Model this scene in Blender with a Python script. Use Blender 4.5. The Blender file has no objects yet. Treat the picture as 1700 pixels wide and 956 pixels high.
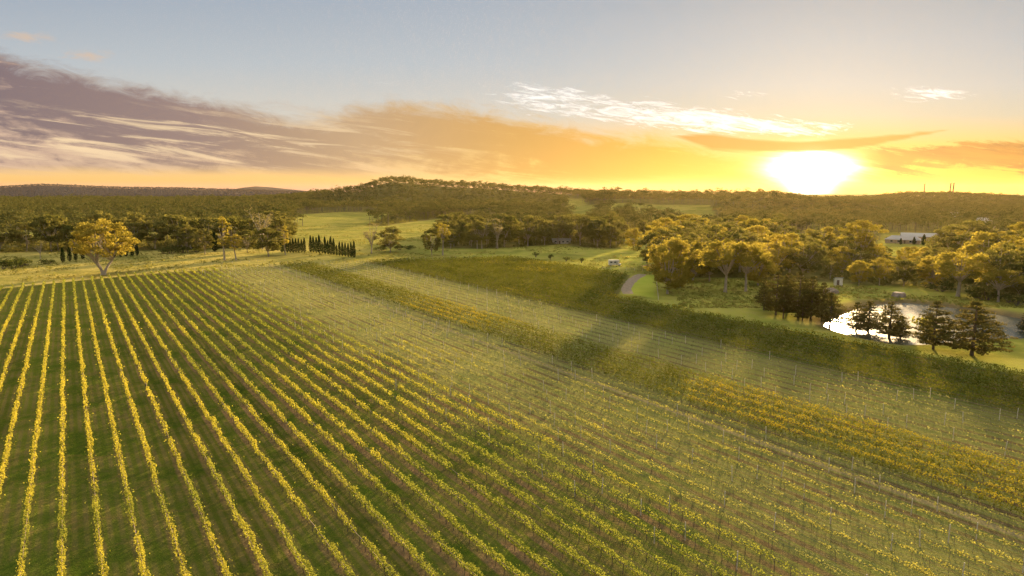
import bpy, math
import numpy as np
from mathutils import Vector
C = bpy.context.scene.collection
rng = np.random.default_rng(7)

# ------------------------------------------------------------------ camera
H_CAM, PITCH, FPX = 36.0, math.radians(8.04), 1133.0
cam_data = bpy.data.cameras.new('camera'); cam = bpy.data.objects.new('camera', cam_data); C.objects.link(cam)
cam.location = (0, 0, H_CAM); cam.rotation_euler = (math.pi/2 - PITCH, 0, 0)
cam_data.sensor_width = 36.0; cam_data.lens = 36.0*FPX/1700
cam_data.clip_start = 0.5; cam_data.clip_end = 40000
sc = bpy.context.scene; sc.camera = cam
vs = sc.view_settings
vs.view_transform = 'Standard'; vs.look = 'None'; vs.gamma = 1; vs.use_curve_mapping = False
vs.exposure = 1.9
sc.render.engine = 'CYCLES'
cy = sc.cycles
cy.max_bounces = 5; cy.diffuse_bounces = 3; cy.glossy_bounces = 2; cy.transmission_bounces = 3
cy.volume_bounces = 0; cy.transparent_max_bounces = 4
cy.use_denoising = True; cy.denoising_prefilter = 'NONE'; cy.sample_clamp_indirect = 4.0
cy.use_adaptive_sampling = True; cy.adaptive_threshold = 0.02

SUN_AZ, SUN_EL = math.radians(23.8), math.radians(9.0)
GLOW_PX = (1348, 278)

# ------------------------------------------------------------------ node helper
class Nd:
    """a socket with arithmetic that grows Math nodes in a node tree"""
    def __init__(s, nt, sock): s.nt = nt; s.k = sock
    def _m(s, op, *a, clamp=False):
        n = s.nt.nodes.new('ShaderNodeMath'); n.operation = op; n.use_clamp = clamp
        for i, v in enumerate((s,)+a):
            if isinstance(v, Nd): s.nt.links.new(v.k, n.inputs[i])
            else: n.inputs[i].default_value = float(v)
        return Nd(s.nt, n.outputs[0])
    def __add__(s, o): return s._m('ADD', o)
    __radd__ = __add__
    def __mul__(s, o): return s._m('MULTIPLY', o)
    __rmul__ = __mul__
    def __sub__(s, o): return s._m('SUBTRACT', o)
    def __rsub__(s, o): return (s*-1.0)+o
    def __truediv__(s, o): return s._m('DIVIDE', o)
    def abs(s): return s._m('ABSOLUTE')
    def max(s, o): return s._m('MAXIMUM', o)
    def min(s, o): return s._m('MINIMUM', o)
    def pow(s, o): return s._m('POWER', o)
    def frac(s): return s._m('FRACT')
    def exp(s): return s._m('EXPONENT')
    def gt(s, o): return s._m('GREATER_THAN', o)
    def clamp(s): return s._m('ADD', 0.0, clamp=True)
    def smooth(s, a, b, lo=0.0, hi=1.0):
        n = s.nt.nodes.new('ShaderNodeMapRange'); n.interpolation_type = 'SMOOTHSTEP'; n.clamp = True
        s.nt.links.new(s.k, n.inputs[0])
        for i, v in enumerate((a, b, lo, hi)): n.inputs[i+1].default_value = v
        return Nd(s.nt, n.outputs[0])
    def ramp(s, stops, interp='LINEAR'):
        n = s.nt.nodes.new('ShaderNodeValToRGB'); s.nt.links.new(s.k, n.inputs[0])
        cr = n.color_ramp; cr.interpolation = interp
        while len(cr.elements) > 1: cr.elements.remove(cr.elements[-1])
        for i, (p, c) in enumerate(stops):
            e = cr.elements[0] if i == 0 else cr.elements.new(p)
            e.position = p
            e.color = (c, c, c, 1) if isinstance(c, (int, float)) else (*c, 1)
        return Nd(s.nt, n.outputs[0])
def comb(nt, x, y, z=0.0):
    n = nt.nodes.new('ShaderNodeCombineXYZ')
    for i, v in enumerate((x, y, z)):
        if isinstance(v, Nd): nt.links.new(v.k, n.inputs[i])
        else: n.inputs[i].default_value = v
    return Nd(nt, n.outputs[0])
def sep(nt, v):
    n = nt.nodes.new('ShaderNodeSeparateXYZ'); nt.links.new(v.k, n.inputs[0])
    return [Nd(nt, n.outputs[i]) for i in range(3)]
def noise(nt, vec, scale, detail=4.0, rough=0.55, dist=0.0):
    n = nt.nodes.new('ShaderNodeTexNoise')
    if vec is not None: nt.links.new(vec.k, n.inputs['Vector'])
    n.inputs['Scale'].default_value = scale; n.inputs['Detail'].default_value = detail
    n.inputs['Roughness'].default_value = rough; n.inputs['Distortion'].default_value = dist
    return Nd(nt, n.outputs['Fac'])
def mixc(nt, f, a, b, mode='MIX'):
    n = nt.nodes.new('ShaderNodeMix'); n.data_type = 'RGBA'; n.blend_type = mode
    for sock, v in ((n.inputs[0], f), (n.inputs[6], a), (n.inputs[7], b)):
        if isinstance(v, Nd): nt.links.new(v.k, sock)
        elif isinstance(v, (int, float)): sock.default_value = v
        else: sock.default_value = (*v, 1)
    return Nd(nt, n.outputs[2])
def scale_any(c, f):
    n = f.nt.nodes.new('ShaderNodeVectorMath'); n.operation = 'SCALE'
    f.nt.links.new(c.k, n.inputs[0]); f.nt.links.new(f.k, n.inputs['Scale']); return Nd(f.nt, n.outputs[0])
def lin(r, g, b, k=1.0):
    f = lambda c: (c/255/12.92 if c/255 <= .04045 else ((c/255+.055)/1.055)**2.4)*k
    return (f(r), f(g), f(b))

# ------------------------------------------------------------------ sky
def px_dir(px, py):
    xc, yc = px-850, 478-py
    fw = FPX*math.cos(PITCH)+yc*math.sin(PITCH); up = yc*math.cos(PITCH)-FPX*math.sin(PITCH)
    return xc/fw, up/fw                                  # slopes X, Z per unit forward
w = bpy.data.worlds.new('World'); sc.world = w; w.use_nodes = True
nt = w.node_tree; nt.nodes.clear()
tc = nt.nodes.new('ShaderNodeTexCoord')
dx, dy, dz = sep(nt, Nd(nt, tc.outputs['Generated']))
den = dy.abs().max(0.12)
X = dx/den; Z = dz/den
U = (X+0.9)/1.8
K = 0.284                                                 # exposure 1 doubles it
U_ = lambda px: min(1, max(0, (px_dir(px, 300)[0]+0.9)/1.8))
Wp = lambda py: px_dir(850, py)[1]/0.3
W = Z/0.3
# clear sky
c_left = W.ramp([(0, lin(238,176,150,K)), (.055, lin(246,196,120,K)), (.12, lin(246,205,140,K)), (.35, lin(208,202,190,K)), (.6, lin(184,190,194,K)), (1, lin(154,166,181,K))])
c_right = W.ramp([(0, lin(246,168,44,K)), (.10, lin(244,174,50,K)), (.22, lin(226,180,90,K)), (.36, lin(192,186,166,K)), (.5, lin(188,188,184,K)), (.7, lin(176,180,183,K)), (1, lin(158,164,170,K))])
clear = mixc(nt, U.smooth(.42, .78), c_left, c_right)
# streak noises, sheared along the bank
sh = Z + X*0.13
vec = comb(nt, X*2.2, sh*15.0, 0.0)
n1 = noise(nt, vec, 2.6, 9, .62, .5)
n2 = noise(nt, comb(nt, X*2.0, sh*26.0, 3.7), 3.0, 9, .64, .7)
n3 = noise(nt, comb(nt, X*5.0, sh*12.0, 9.1), 3.4, 9, .70, .9)
edge = U.ramp([(U_(-60), Wp(55)), (U_(0), Wp(72)), (U_(120), Wp(98)), (U_(200), Wp(117)), (U_(400), Wp(158)), (U_(500), Wp(180)), (U_(545), Wp(180)),
               (U_(600), Wp(160)), (U_(680), Wp(152)), (U_(850), Wp(176)), (U_(1000), Wp(203)), (U_(1100), Wp(213)), (U_(1200), Wp(238)),
               (U_(1300), Wp(243)), (U_(1440), Wp(236)), (U_(1560), Wp(232)), (U_(1700), Wp(222))])
bank = (edge - W + (n3-.5)*0.17 + (n1-.5)*.13 + (n2-.5)*.08).smooth(0.0, 0.11)
low = U.ramp([(0, Wp(286)), (U_(500), Wp(289)), (U_(800), Wp(303)), (U_(1000), Wp(308)), (U_(1150), Wp(300)), (1, Wp(308))])
bank = bank*(W - low + (n2-.5)*0.07).smooth(-0.02, 0.045)
# towards the sun the bank breaks into streaks
brk = U.smooth(U_(1180), U_(1330))
streak = n2.smooth(.46, .60)
bank = bank*(1.0 - brk*(1.0-streak)*0.9)
dark = U.ramp([(0, lin(132,112,116,K)), (U_(0), lin(130,111,114,K)), (U_(330), lin(150,126,120,K)), (U_(600), lin(190,158,122,K)), (U_(850), lin(204,156,84,K)), (U_(1100), lin(222,158,42,K)), (U_(1300), lin(220,146,24,K)), (1, lin(170,108,36,K))])
lite = U.ramp([(0, lin(196,166,150,K)), (U_(0), lin(206,174,152,K)), (U_(330), lin(216,184,152,K)), (U_(600), lin(228,190,140,K)), (U_(850), lin(242,204,122,K)), (U_(1100), lin(250,200,80,K)), (U_(1300), lin(255,206,70,K)), (1, lin(255,205,90,K))])
body = (n1*0.75 + n2*0.55 - 0.3) + (n3-.5)*.45
body = body + (W - edge).smooth(-.5, -.15, .18, -.10)
ccol = mixc(nt, body.smooth(.32, .58), dark, lite)
# bright slots of light low in the bank
slot = n2.smooth(.50, .66)*(W-Wp(232)).abs().smooth(.02, .22, 1.0, 0.0)*U.smooth(U_(900), U_(350))*U.smooth(0, .1)
ccol = mixc(nt, slot*.75, ccol, lin(252,222,176,K))
rim = (edge - W + (n3-.5)*.17 + (n1-.5)*.09).smooth(.0, .10, 1, 0)*bank
ccol = mixc(nt, rim*.6, ccol, mixc(nt, U.smooth(U_(400), U_(900)), lin(232,204,166,K), lin(252,222,150,K)))
col = mixc(nt, bank, clear, ccol)
# a thin golden streak reaching past the sun and broken bars at its right
zc = U.ramp([(U_(1120), Wp(226)), (U_(1180), Wp(235)), (U_(1250), Wp(242)), (U_(1330), Wp(244)), (U_(1420), Wp(237)), (U_(1500), Wp(226)), (U_(1580), Wp(213))])
th = U.ramp([(U_(1100), 0.0), (U_(1180), .045), (U_(1300), .030), (U_(1440), .030), (U_(1520), .018), (U_(1585), 0.0)])
bar = (th - (W-zc).abs() + (n2-.5)*.035).smooth(0.0, .018)*th.gt(.002)
bars = (n2*.6+n3*.4 + (W-Wp(262)).abs().smooth(.0, .19, .13, -.30)).smooth(.50, .60)*U.smooth(U_(1410), U_(1480))
def win(px, py, sx, sy):
    x0, z0 = px_dir(px, py)
    return (((X-x0)/sx).pow(2.0) + ((Z-z0)/sy).pow(2.0))._m('MULTIPLY', -1.0).exp()
cn = noise(nt, comb(nt, X*6.0, sh*34.0, 5.0), 4.5, 9, .72, .9)
wins = win(1000, 182, .19, .032) + win(1330, 215, .15, .020) + win(1170, 198, .12, .020)*.6 + win(1545, 155, .085, .017)*1.25 + win(1255, 155, .05, .010)*.8 + win(870, 150, .10, .022)*.7 + win(640, 135, .09, .02)*.6
wisp = (cn*.75 + n2*.25 + wins*.30 - .30).smooth(.455, .62)*wins.min(1.0)*.9
col = mixc(nt, wisp, col, lin(250,246,240,K*1.1))
lw = win(45, 60, .07, .014)*1.2 + win(150, 92, .06, .014)*1.2
lwm = (n3*.6 + n2*.4 + lw*.3 - .3).smooth(.42, .60)*lw.min(1.0)
col = mixc(nt, lwm*.75, col, lin(214,186,160,K))
# the low sun's own glow in the sky
gx, gz = px_dir(*GLOW_PX)
front = dy.gt(0.0)
r2 = ((X-gx)/.046).pow(2.0) + ((Z-gz)/.017).pow(2.0)
core = ((r2 + (n2-.5)*3.4)*-1.0).exp()*2.2*front + ((((X-gx)/.022).pow(2.0) + ((Z-gz+.012)/.022).pow(2.0))*-1.0).exp()*4.5*front
r2b = ((X-gx)/.30).pow(2.0) + ((Z-gz)/.040).pow(2.0)
wide = (r2b.pow(.5)*-1.7).exp()*front
def scale_col(c, f):
    n = nt.nodes.new('ShaderNodeVectorMath'); n.operation = 'SCALE'
    if isinstance(c, Nd): nt.links.new(c.k, n.inputs[0])
    else: n.inputs[0].default_value = c
    if isinstance(f, Nd): nt.links.new(f.k, n.inputs['Scale'])
    else: n.inputs['Scale'].default_value = f
    return Nd(nt, n.outputs[0])
col = mixc(nt, 1.0, col, scale_col((1.0, .52, .09), wide*.17), 'ADD')
col = mixc(nt, 1.0, col, scale_col((1.0, .88, .60), core), 'ADD')
col = mixc(nt, bar*.9, col, lin(198,130,28,K))
col = mixc(nt, bars*.95, col, mixc(nt, n1.smooth(.35, .6), lin(132,82,34,K), lin(190,122,40,K)))
# higher up and behind the viewer the unseen sky is brightened to fill the ground with light
elev = dz.smooth(.30, .75)
back = dy.smooth(-.9, .1, 1.0, 0.0)
col = mixc(nt, elev, col, lin(200,196,184,K))
col = scale_col(col, 1.0 + elev*.5 + back*.1)
sky = nt.nodes.new('ShaderNodeTexSky'); sky.sky_type = 'NISHITA'; sky.sun_disc = False
sky.sun_elevation = SUN_EL; sky.sun_rotation = SUN_AZ; sky.altitude = 700; sky.dust_density = 2.0
bg1 = nt.nodes.new('ShaderNodeBackground'); bg1.inputs[1].default_value = 0.05
nt.links.new(sky.outputs[0], bg1.inputs[0])
bg2 = nt.nodes.new('ShaderNodeBackground'); bg2.inputs[1].default_value = 1.0
nt.links.new(col.k, bg2.inputs[0])
mx = nt.nodes.new('ShaderNodeMixShader'); mx.inputs[0].default_value = 0.97
nt.links.new(bg1.outputs[0], mx.inputs[1]); nt.links.new(bg2.outputs[0], mx.inputs[2])
wo = nt.nodes.new('ShaderNodeOutputWorld'); nt.links.new(mx.outputs[0], wo.inputs[0])
w.cycles.sampling_method = 'MANUAL'; w.cycles.sample_map_resolution = 1024

# ------------------------------------------------------------------ sun
sl = bpy.data.lights.new('sun', 'SUN'); sl.energy = 5.0; sl.angle = math.radians(2.4); sl.color = (1.0, .70, .35)
sun = bpy.data.objects.new('sun', sl); C.objects.link(sun)
sd = Vector((math.sin(SUN_AZ)*math.cos(SUN_EL), math.cos(SUN_AZ)*math.cos(SUN_EL), math.sin(SUN_EL)))
sun.rotation_euler = sd.to_track_quat('Z', 'Y').to_euler(); sun.location = sd*300

# ------------------------------------------------------------------ terrain shape
def sstep(a, b, x):
    t = np.clip((x-a)/(b-a), 0, 1); return t*t*(3-2*t)
def vnoise(x, y, seed=0):
    """smooth value noise, 0..1"""
    xi = np.floor(x).astype(np.int64); yi = np.floor(y).astype(np.int64)
    fx = x-xi; fy = y-yi; fx = fx*fx*(3-2*fx); fy = fy*fy*(3-2*fy)
    def h(a, b):
        n = (a*374761393 + b*668265263 + seed*974711) & 0x7fffffff
        n = ((n ^ (n >> 13))*1274126177) & 0x7fffffff
        return ((n ^ (n >> 16)) & 0xffff)/65535.0
    return (h(xi, yi)*(1-fx)+h(xi+1, yi)*fx)*(1-fy) + (h(xi, yi+1)*(1-fx)+h(xi+1, yi+1)*fx)*fy
def fbm(x, y, seed=0, oct=3):
    s, a, t = 0, 1, 0
    for o in range(oct):
        s = s+a*vnoise(x*2**o, y*2**o, seed+o*17); t += a; a *= .5
    return s/t
def flat(px, py):
    X_, Z_ = px_dir(px, py); t = -H_CAM/Z_; return (X_*t, t)
POND = [flat(*p) for p in [(1362,537),(1378,546),(1425,559),(1470,568),(1500,571),(1560,570),(1620,564),(1664,559),(1700,560),(1790,562),(1800,545),(1700,527),(1626,514),(1551,504),(1500,500),(1450,503),(1415,512),(1385,524)]]
PONDA = np.array(POND); PC = PONDA.mean(0)
def poly_sd(x, y, P):
    """signed distance, positive inside"""
    x = np.asarray(x, float); y = np.asarray(y, float)
    P = np.asarray(P); d = np.full(x.shape, 1e18); ins = np.zeros(x.shape, bool)
    for i in range(len(P)):
        a, b = P[i], P[(i+1) % len(P)]
        ex, ey = b-a; wx, wy = x-a[0], y-a[1]
        t = np.clip((wx*ex+wy*ey)/(ex*ex+ey*ey), 0, 1)
        d = np.minimum(d, (wx-ex*t)**2+(wy-ey*t)**2)
        c = ((a[1] > y) != (b[1] > y)) & (x < (b[0]-a[0])*(y-a[1])/(b[1]-a[1]+1e-12)+a[0])
        ins ^= c
    return np.where(ins, 1, -1)*np.sqrt(d)
RIDGES = [  # distance, front width, back width, [(column, row of the bare ridge)]
    (5600, 1900, 1500, [(-900,312),(-300,310),(0,312),(70,308),(120,310),(200,313),(300,314),(400,317),(480,319),(600,323),(700,332),(800,345)]),
    (9200, 2200, 1500, [(-900,308),(-200,308),(0,310),(40,311.5),(80,321),(350,322),(372,317.5),(400,312),(425,309.5),(450,311),(480,314),(510,317),(540,321),(620,330)]),
    (1650, 560, 500, [(430,336),(480,332),(520,328),(560,323),(600,318),(628,307),(650,303.5),(680,305),(705,309),(740,311),(800,313),(860,317),(920,321),(980,326),(1040,333),(1100,345)]),
    (1080, 330, 400, [(900,352),(950,340),(990,333),(1040,331),(1100,333),(1200,332),(1290,334),(1350,341),(1385,344),(1440,344),(1500,352)]),
    (1500, 620, 500, [(1250,350),(1330,341),(1370,338),(1400,337),(1450,333),(1500,327.5),(1560,327),(1640,331),(1700,335),(1800,345),(2000,340),(2500,340)]),
]
def hz(x, y):
    x = np.asarray(x, float); y = np.asarray(y, float)
    yy = np.maximum(y, 60.0); px = 850+1144*x/yy
    z = np.zeros(x.shape)
    for D, wf, wb, prof in RIDGES:
        zt = H_CAM+(318-np.interp(px, [p[0] for p in prof], [p[1] for p in prof]))*D/1133
        zt = np.maximum(zt, 0)
        z = np.maximum(z, zt*sstep(D-wf, D, yy)*sstep(D+wb, D, yy))
    r = np.hypot(x, y)
    z = z + sstep(420, 900, r)*(fbm(x/170, y/170, 3)-.42)*9*np.clip((2600-r)/1500, .0, 1)
    z = z + sstep(330, 460, r)*(fbm(x/60, y/60, 5)-.5)*1.6
    sdp = poly_sd(x, y, POND)
    z = z - 1.6*sstep(-1.2, 4.0, sdp) + .35*sstep(-12, -4, sdp)*sstep(-.5, -4, sdp)*sstep(-4, 6, y-PC[1])
    return z
def h1(x, y): return float(hz(np.array([x]), np.array([y]))[0])
def at(px, py):
    """the point of the ground seen at a place in the photograph"""
    X_, Z_ = px_dir(px, py)
    t = np.concatenate([np.arange(50, 700, 2.0), np.arange(700, 2500, 5.0), np.arange(2500, 9000, 40.0)])
    g = hz(X_*t, t) - (H_CAM+Z_*t)
    i = np.argmax(g > 0)
    if not (g > 0).any(): i = len(t)-1
    return (float(X_*t[i]), float(t[i]), float(hz(np.array([X_*t[i]]), np.array([t[i]]))[0]))
RA = math.radians(-33.0); RC, RS = math.cos(RA), math.sin(RA)
def pq2xy(p, q): return p*RC+q*RS, -p*RS+q*RC
def xy2pq(x, y): return x*RC-y*RS, x*RS+y*RC

# ------------------------------------------------------------------ object helpers
def mesh(name, V, F, mat=None, attrs=None, smooth=False):
    V = np.ascontiguousarray(V, np.float32).reshape(-1, 3)
    m = bpy.data.meshes.new(name)
    if isinstance(F, np.ndarray):
        n, k = F.shape
        m.vertices.add(len(V)); m.vertices.foreach_set('co', V.ravel())
        m.loops.add(n*k); m.loops.foreach_set('vertex_index', np.ascontiguousarray(F, np.int32).ravel())
        m.polygons.add(n); m.polygons.foreach_set('loop_start', np.arange(0, n*k, k, dtype=np.int32))
        try: m.polygons.foreach_set('loop_total', np.full(n, k, np.int32))
        except Exception: pass
        m.update(calc_edges=True)
    else:
        m.from_pydata(V.tolist(), [], F); m.update()
    for an, (dom, arr) in (attrs or {}).items():
        a = m.attributes.new(an, 'FLOAT', dom); a.data.foreach_set('value', np.ascontiguousarray(arr, np.float32))
    if smooth: m.polygons.foreach_set('use_smooth', np.ones(len(m.polygons), bool))
    if mat: m.materials.append(mat)
    return m
def obj(name, me, parent=None, loc=None):
    o = bpy.data.objects.new(name, me); C.objects.link(o)
    if parent: o.parent = parent
    if loc is not None: o.location = loc
    return o
def tag(o, label=None, cat=None, group=None, kind=None):
    if label: o['label'] = label
    if cat: o['category'] = cat
    if group: o['group'] = group
    if kind: o['kind'] = kind
    return o
def thing(name, label, cat, loc, rotz=0.0, scale=None, group=None):
    o = bpy.data.objects.new(name, None); C.objects.link(o)
    o.empty_display_size = .5; o.location = loc; o.rotation_euler = (0, 0, rotz)
    if scale is not None: o.scale = scale
    return tag(o, label, cat, group)
class MB:
    """collects boxes, tubes and faces into one mesh"""
    def __init__(s): s.v = []; s.f = []
    def add(s, v, f):
        b = len(s.v); s.v += [tuple(map(float, p)) for p in v]; s.f += [tuple(i+b for i in q) for q in f]; return s
    def box(s, c, d):
        x, y, z = c; a, b, h = d[0]/2, d[1]/2, d[2]/2
        return s.add([(x-a,y-b,z-h),(x+a,y-b,z-h),(x+a,y+b,z-h),(x-a,y+b,z-h),(x-a,y-b,z+h),(x+a,y-b,z+h),(x+a,y+b,z+h),(x-a,y+b,z+h)],
                     [(0,3,2,1),(4,5,6,7),(0,1,5,4),(1,2,6,5),(2,3,7,6),(3,0,4,7)])
    def tube(s, pts, rad, n=6, cap=True):
        pts = [Vector(p) for p in pts]; b = len(s.v)
        for i, p in enumerate(pts):
            t = (pts[min(i+1, len(pts)-1)]-pts[max(i-1, 0)]).normalized()
            u = t.cross(Vector((.31, .87, .11))).normalized(); v = t.cross(u)
            for k in range(n):
                a = 2*math.pi*k/n; s.v.append(tuple(p+(u*math.cos(a)+v*math.sin(a))*rad[i]))
        for i in range(len(pts)-1):
            for k in range(n):
                s.f.append((b+i*n+k, b+i*n+(k+1) % n, b+(i+1)*n+(k+1) % n, b+(i+1)*n+k))
        if cap:
            s.f.append(tuple(b+k for k in reversed(range(n)))); s.f.append(tuple(b+(len(pts)-1)*n+k for k in range(n)))
        return s
    def prism(s, prof, y0, y1):
        """profile in x,z swept along y"""
        n = len(prof); v = [(x, y0, z) for x, z in prof]+[(x, y1, z) for x, z in prof]
        f = [tuple(range(n)), tuple(reversed(range(n, 2*n)))]+[(i, i+n, (i+1) % n+n, (i+1) % n) for i in range(n)]
        return s.add(v, f)
    def mesh(s, name, mat, smooth=False): return mesh(name, np.array(s.v), s.f, mat, smooth=smooth)
def quads(cen, size, nbias=None, aspect=1.0, r=rng):
    """leaf-like faces at random attitudes"""
    n = len(cen); nv = r.normal(size=(n, 3))
    if nbias is not None: nv = nv+nbias
    nv /= np.linalg.norm(nv, axis=1)[:, None]
    a = r.normal(size=(n, 3)); u = np.cross(nv, a); u /= np.linalg.norm(u, axis=1)[:, None]
    v = np.cross(nv, u); s = (size*np.ones(n))[:, None]*.5
    V = np.stack([cen+u*s*1.25, cen+v*s*.85*aspect, cen-u*s*1.25, cen-v*s*.85*aspect], 1).reshape(-1, 3)
    return V, np.arange(4*n, dtype=np.int32).reshape(n, 4)

# ------------------------------------------------------------------ materials
def newmat(name):
    m = bpy.data.materials.new(name); m.use_nodes = True; m.node_tree.nodes.clear(); return m, m.node_tree
def out(nt, shader):
    o = nt.nodes.new('ShaderNodeOutputMaterial'); nt.links.new(shader, o.inputs[0])
def attr(nt, name):
    n = nt.nodes.new('ShaderNodeAttribute'); n.attribute_name = name; return Nd(nt, n.outputs['Fac'])
def leafmat(name, c0, c1, c2, transl=.4, pscale=.25, yellow=None):
    """leaves: three tints by face, clump noise and a difference from plant to plant; light passes through them"""
    m, nt = newmat(name)
    g = nt.nodes.new('ShaderNodeNewGeometry'); oi = nt.nodes.new('ShaderNodeObjectInfo')
    n = noise(nt, Nd(nt, g.outputs['Position']), pscale, 3)
    t = attr(nt, 'tint')
    f = (t*.55 + n.smooth(.3, .7)*.45 + (Nd(nt, oi.outputs['Random'])-.5)*.55).clamp()
    c = f.ramp([(0, c0), (.5, c1), (1, c2)])
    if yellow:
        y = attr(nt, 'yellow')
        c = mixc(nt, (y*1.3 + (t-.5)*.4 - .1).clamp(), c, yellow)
    d = nt.nodes.new('ShaderNodeBsdfDiffuse'); tr = nt.nodes.new('ShaderNodeBsdfTranslucent')
    nt.links.new(c.k, d.inputs[0]); nt.links.new(mixc(nt, .35, c, (c2[0]*1.3, c2[1]*1.3, c2[2]*.7)).k, tr.inputs[0])
    mx = nt.nodes.new('ShaderNodeMixShader'); mx.inputs[0].default_value = transl
    nt.links.new(d.outputs[0], mx.inputs[1]); nt.links.new(tr.outputs[0], mx.inputs[2])
    out(nt, mx.outputs[0]); return m
def surfmat(name, c0, c1, scale=1.0, rough=.8, metal=0.0, bump=0.0, stretch=(1, 1, 1)):
    m, nt = newmat(name)
    tcn = nt.nodes.new('ShaderNodeTexCoord'); x, y, z = sep(nt, Nd(nt, tcn.outputs['Object']))
    n = noise(nt, comb(nt, x*stretch[0], y*stretch[1], z*stretch[2]), scale, 6, .6)
    b = nt.nodes.new('ShaderNodeBsdfPrincipled'); nt.links.new(mixc(nt, n.smooth(.3, .7), c0, c1).k, b.inputs['Base Color'])
    b.inputs['Roughness'].default_value = rough; b.inputs['Metallic'].default_value = metal
    if bump:
        bn = nt.nodes.new('ShaderNodeBump'); bn.inputs['Strength'].default_value = .6; bn.inputs['Distance'].default_value = bump
        nt.links.new(n.k, bn.inputs['Height']); nt.links.new(bn.outputs[0], b.inputs['Normal'])
    out(nt, b.outputs[0]); return m
M = {}
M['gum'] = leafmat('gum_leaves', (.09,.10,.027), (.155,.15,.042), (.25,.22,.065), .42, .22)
M['litgum'] = leafmat('lit_gum_leaves', (.16,.148,.03), (.28,.245,.048), (.44,.345,.07), .55, .3)  # gum leaves with low golden sunlight worked into the tint
M['palegum'] = leafmat('pale_gum_leaves', (.17,.15,.07), (.24,.20,.10), (.30,.25,.13), .4, .3)
M['wood'] = leafmat('distant_leaves', (.08,.09,.028), (.14,.135,.042), (.21,.18,.055), .15, .02)
M['hazewood'] = leafmat('haze_tinted_leaves', (.048,.056,.078), (.066,.072,.095), (.09,.092,.11), .1, .02)  # blue of distance haze put into the leaf colour
M['cypress'] = leafmat('cypress_leaves', (.022,.040,.012), (.035,.055,.016), (.055,.075,.022), .2, .6)
M['pine'] = leafmat('pine_needles', (.060,.062,.018), (.10,.092,.026), (.16,.13,.035), .3, .4)
M['shrub'] = leafmat('shrub_leaves', (.05,.065,.018), (.085,.10,.026), (.14,.14,.04), .35, .5)
M['tuft'] = leafmat('tussock_blades', (.14,.16,.035), (.24,.235,.055), (.38,.32,.10), .3, .05)
M['yshrub'] = leafmat('yellow_shrub_leaves', (.16,.16,.03), (.24,.23,.04), (.33,.30,.055), .4, .5)
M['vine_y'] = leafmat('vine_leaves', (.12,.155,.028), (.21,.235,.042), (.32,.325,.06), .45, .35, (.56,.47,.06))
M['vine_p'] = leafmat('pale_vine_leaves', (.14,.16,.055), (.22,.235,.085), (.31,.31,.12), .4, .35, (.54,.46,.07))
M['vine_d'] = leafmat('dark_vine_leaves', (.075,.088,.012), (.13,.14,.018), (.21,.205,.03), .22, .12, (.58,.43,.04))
M['bark'] = surfmat('pale_bark', (.26,.21,.15), (.42,.36,.28), 1.2, .85, bump=.03, stretch=(3, 3, .6))
M['dbark'] = surfmat('dark_bark', (.09,.068,.05), (.17,.13,.095), 1.5, .9, bump=.04, stretch=(3, 3, .6))
M['post'] = surfmat('weathered_post', (.44,.39,.30), (.62,.56,.44), 5, .85)
M['wire'] = surfmat('trellis_wire', (.22,.21,.18), (.32,.30,.27), 2, .7, .3)
M['cane'] = surfmat('vine_wood', (.13,.095,.065), (.20,.15,.10), 4, .9)

# ------------------------------------------------------------------ ground
END = [(-60,309),(-23,316),(-4,325),(13,332),(38,340),(61,341),(85,345),(128,335),(174,322),(208,313),(212,312)]
def row_end(p): return np.interp(p, [a for a, b in END], [b for a, b in END])
P0, DP = -2.9, 3.2
WOODS = {}
def poly(*pts): return [at(*p)[:2] for p in pts]
WOODS['belt'] = poly((-120,421),(0,419),(100,419),(230,417),(310,414),(420,412),(484,405),(484,388),(420,390),(300,393),(100,394),(-120,394))
WOODS['mid'] = poly((727,412),(790,413),(850,411),(905,407),(948,404),(950,383),(948,362),(900,358),(855,360),(800,376),(745,388))
WOODS['centre'] = poly((942,409),(985,412),(1030,413),(1040,404),(1020,390),(990,383),(950,386))
WOODS['dark'] = poly((985,380),(1035,388),(1080,396),(1126,398),(1122,378),(1075,358),(1030,352),(985,350))
WOODS['right'] = poly((1095,456),(1140,462),(1240,462),(1300,468),(1360,470),(1440,474),(1530,476),(1620,492),(1700,500),(1800,510),(1800,430),(1700,422),(1590,418),(1560,426),(1440,424),(1300,420),(1290,385),(1230,378),(1150,390),(1120,405),(1090,438))
WOODS['clump'] = poly((608,374),(640,375),(690,368),(740,362),(775,356),(765,348),(700,352),(640,358))
az_f = np.radians(np.arange(-52, 52.01, .2)); az_b = np.radians(np.arange(56, 305, 4.0))
AZ = np.concatenate([az_f, az_b]); RR = np.exp(np.arange(math.log(3.0), math.log(10400), .0125))
gx_, gy_ = np.outer(RR, np.sin(AZ)), np.outer(RR, np.cos(AZ))
gz_ = hz(gx_, gy_)
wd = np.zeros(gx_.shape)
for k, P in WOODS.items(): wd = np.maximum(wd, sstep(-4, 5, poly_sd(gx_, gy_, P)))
pxg = 850+1144*gx_/np.maximum(gy_, 60); rg = np.hypot(gx_, gy_)
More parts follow.
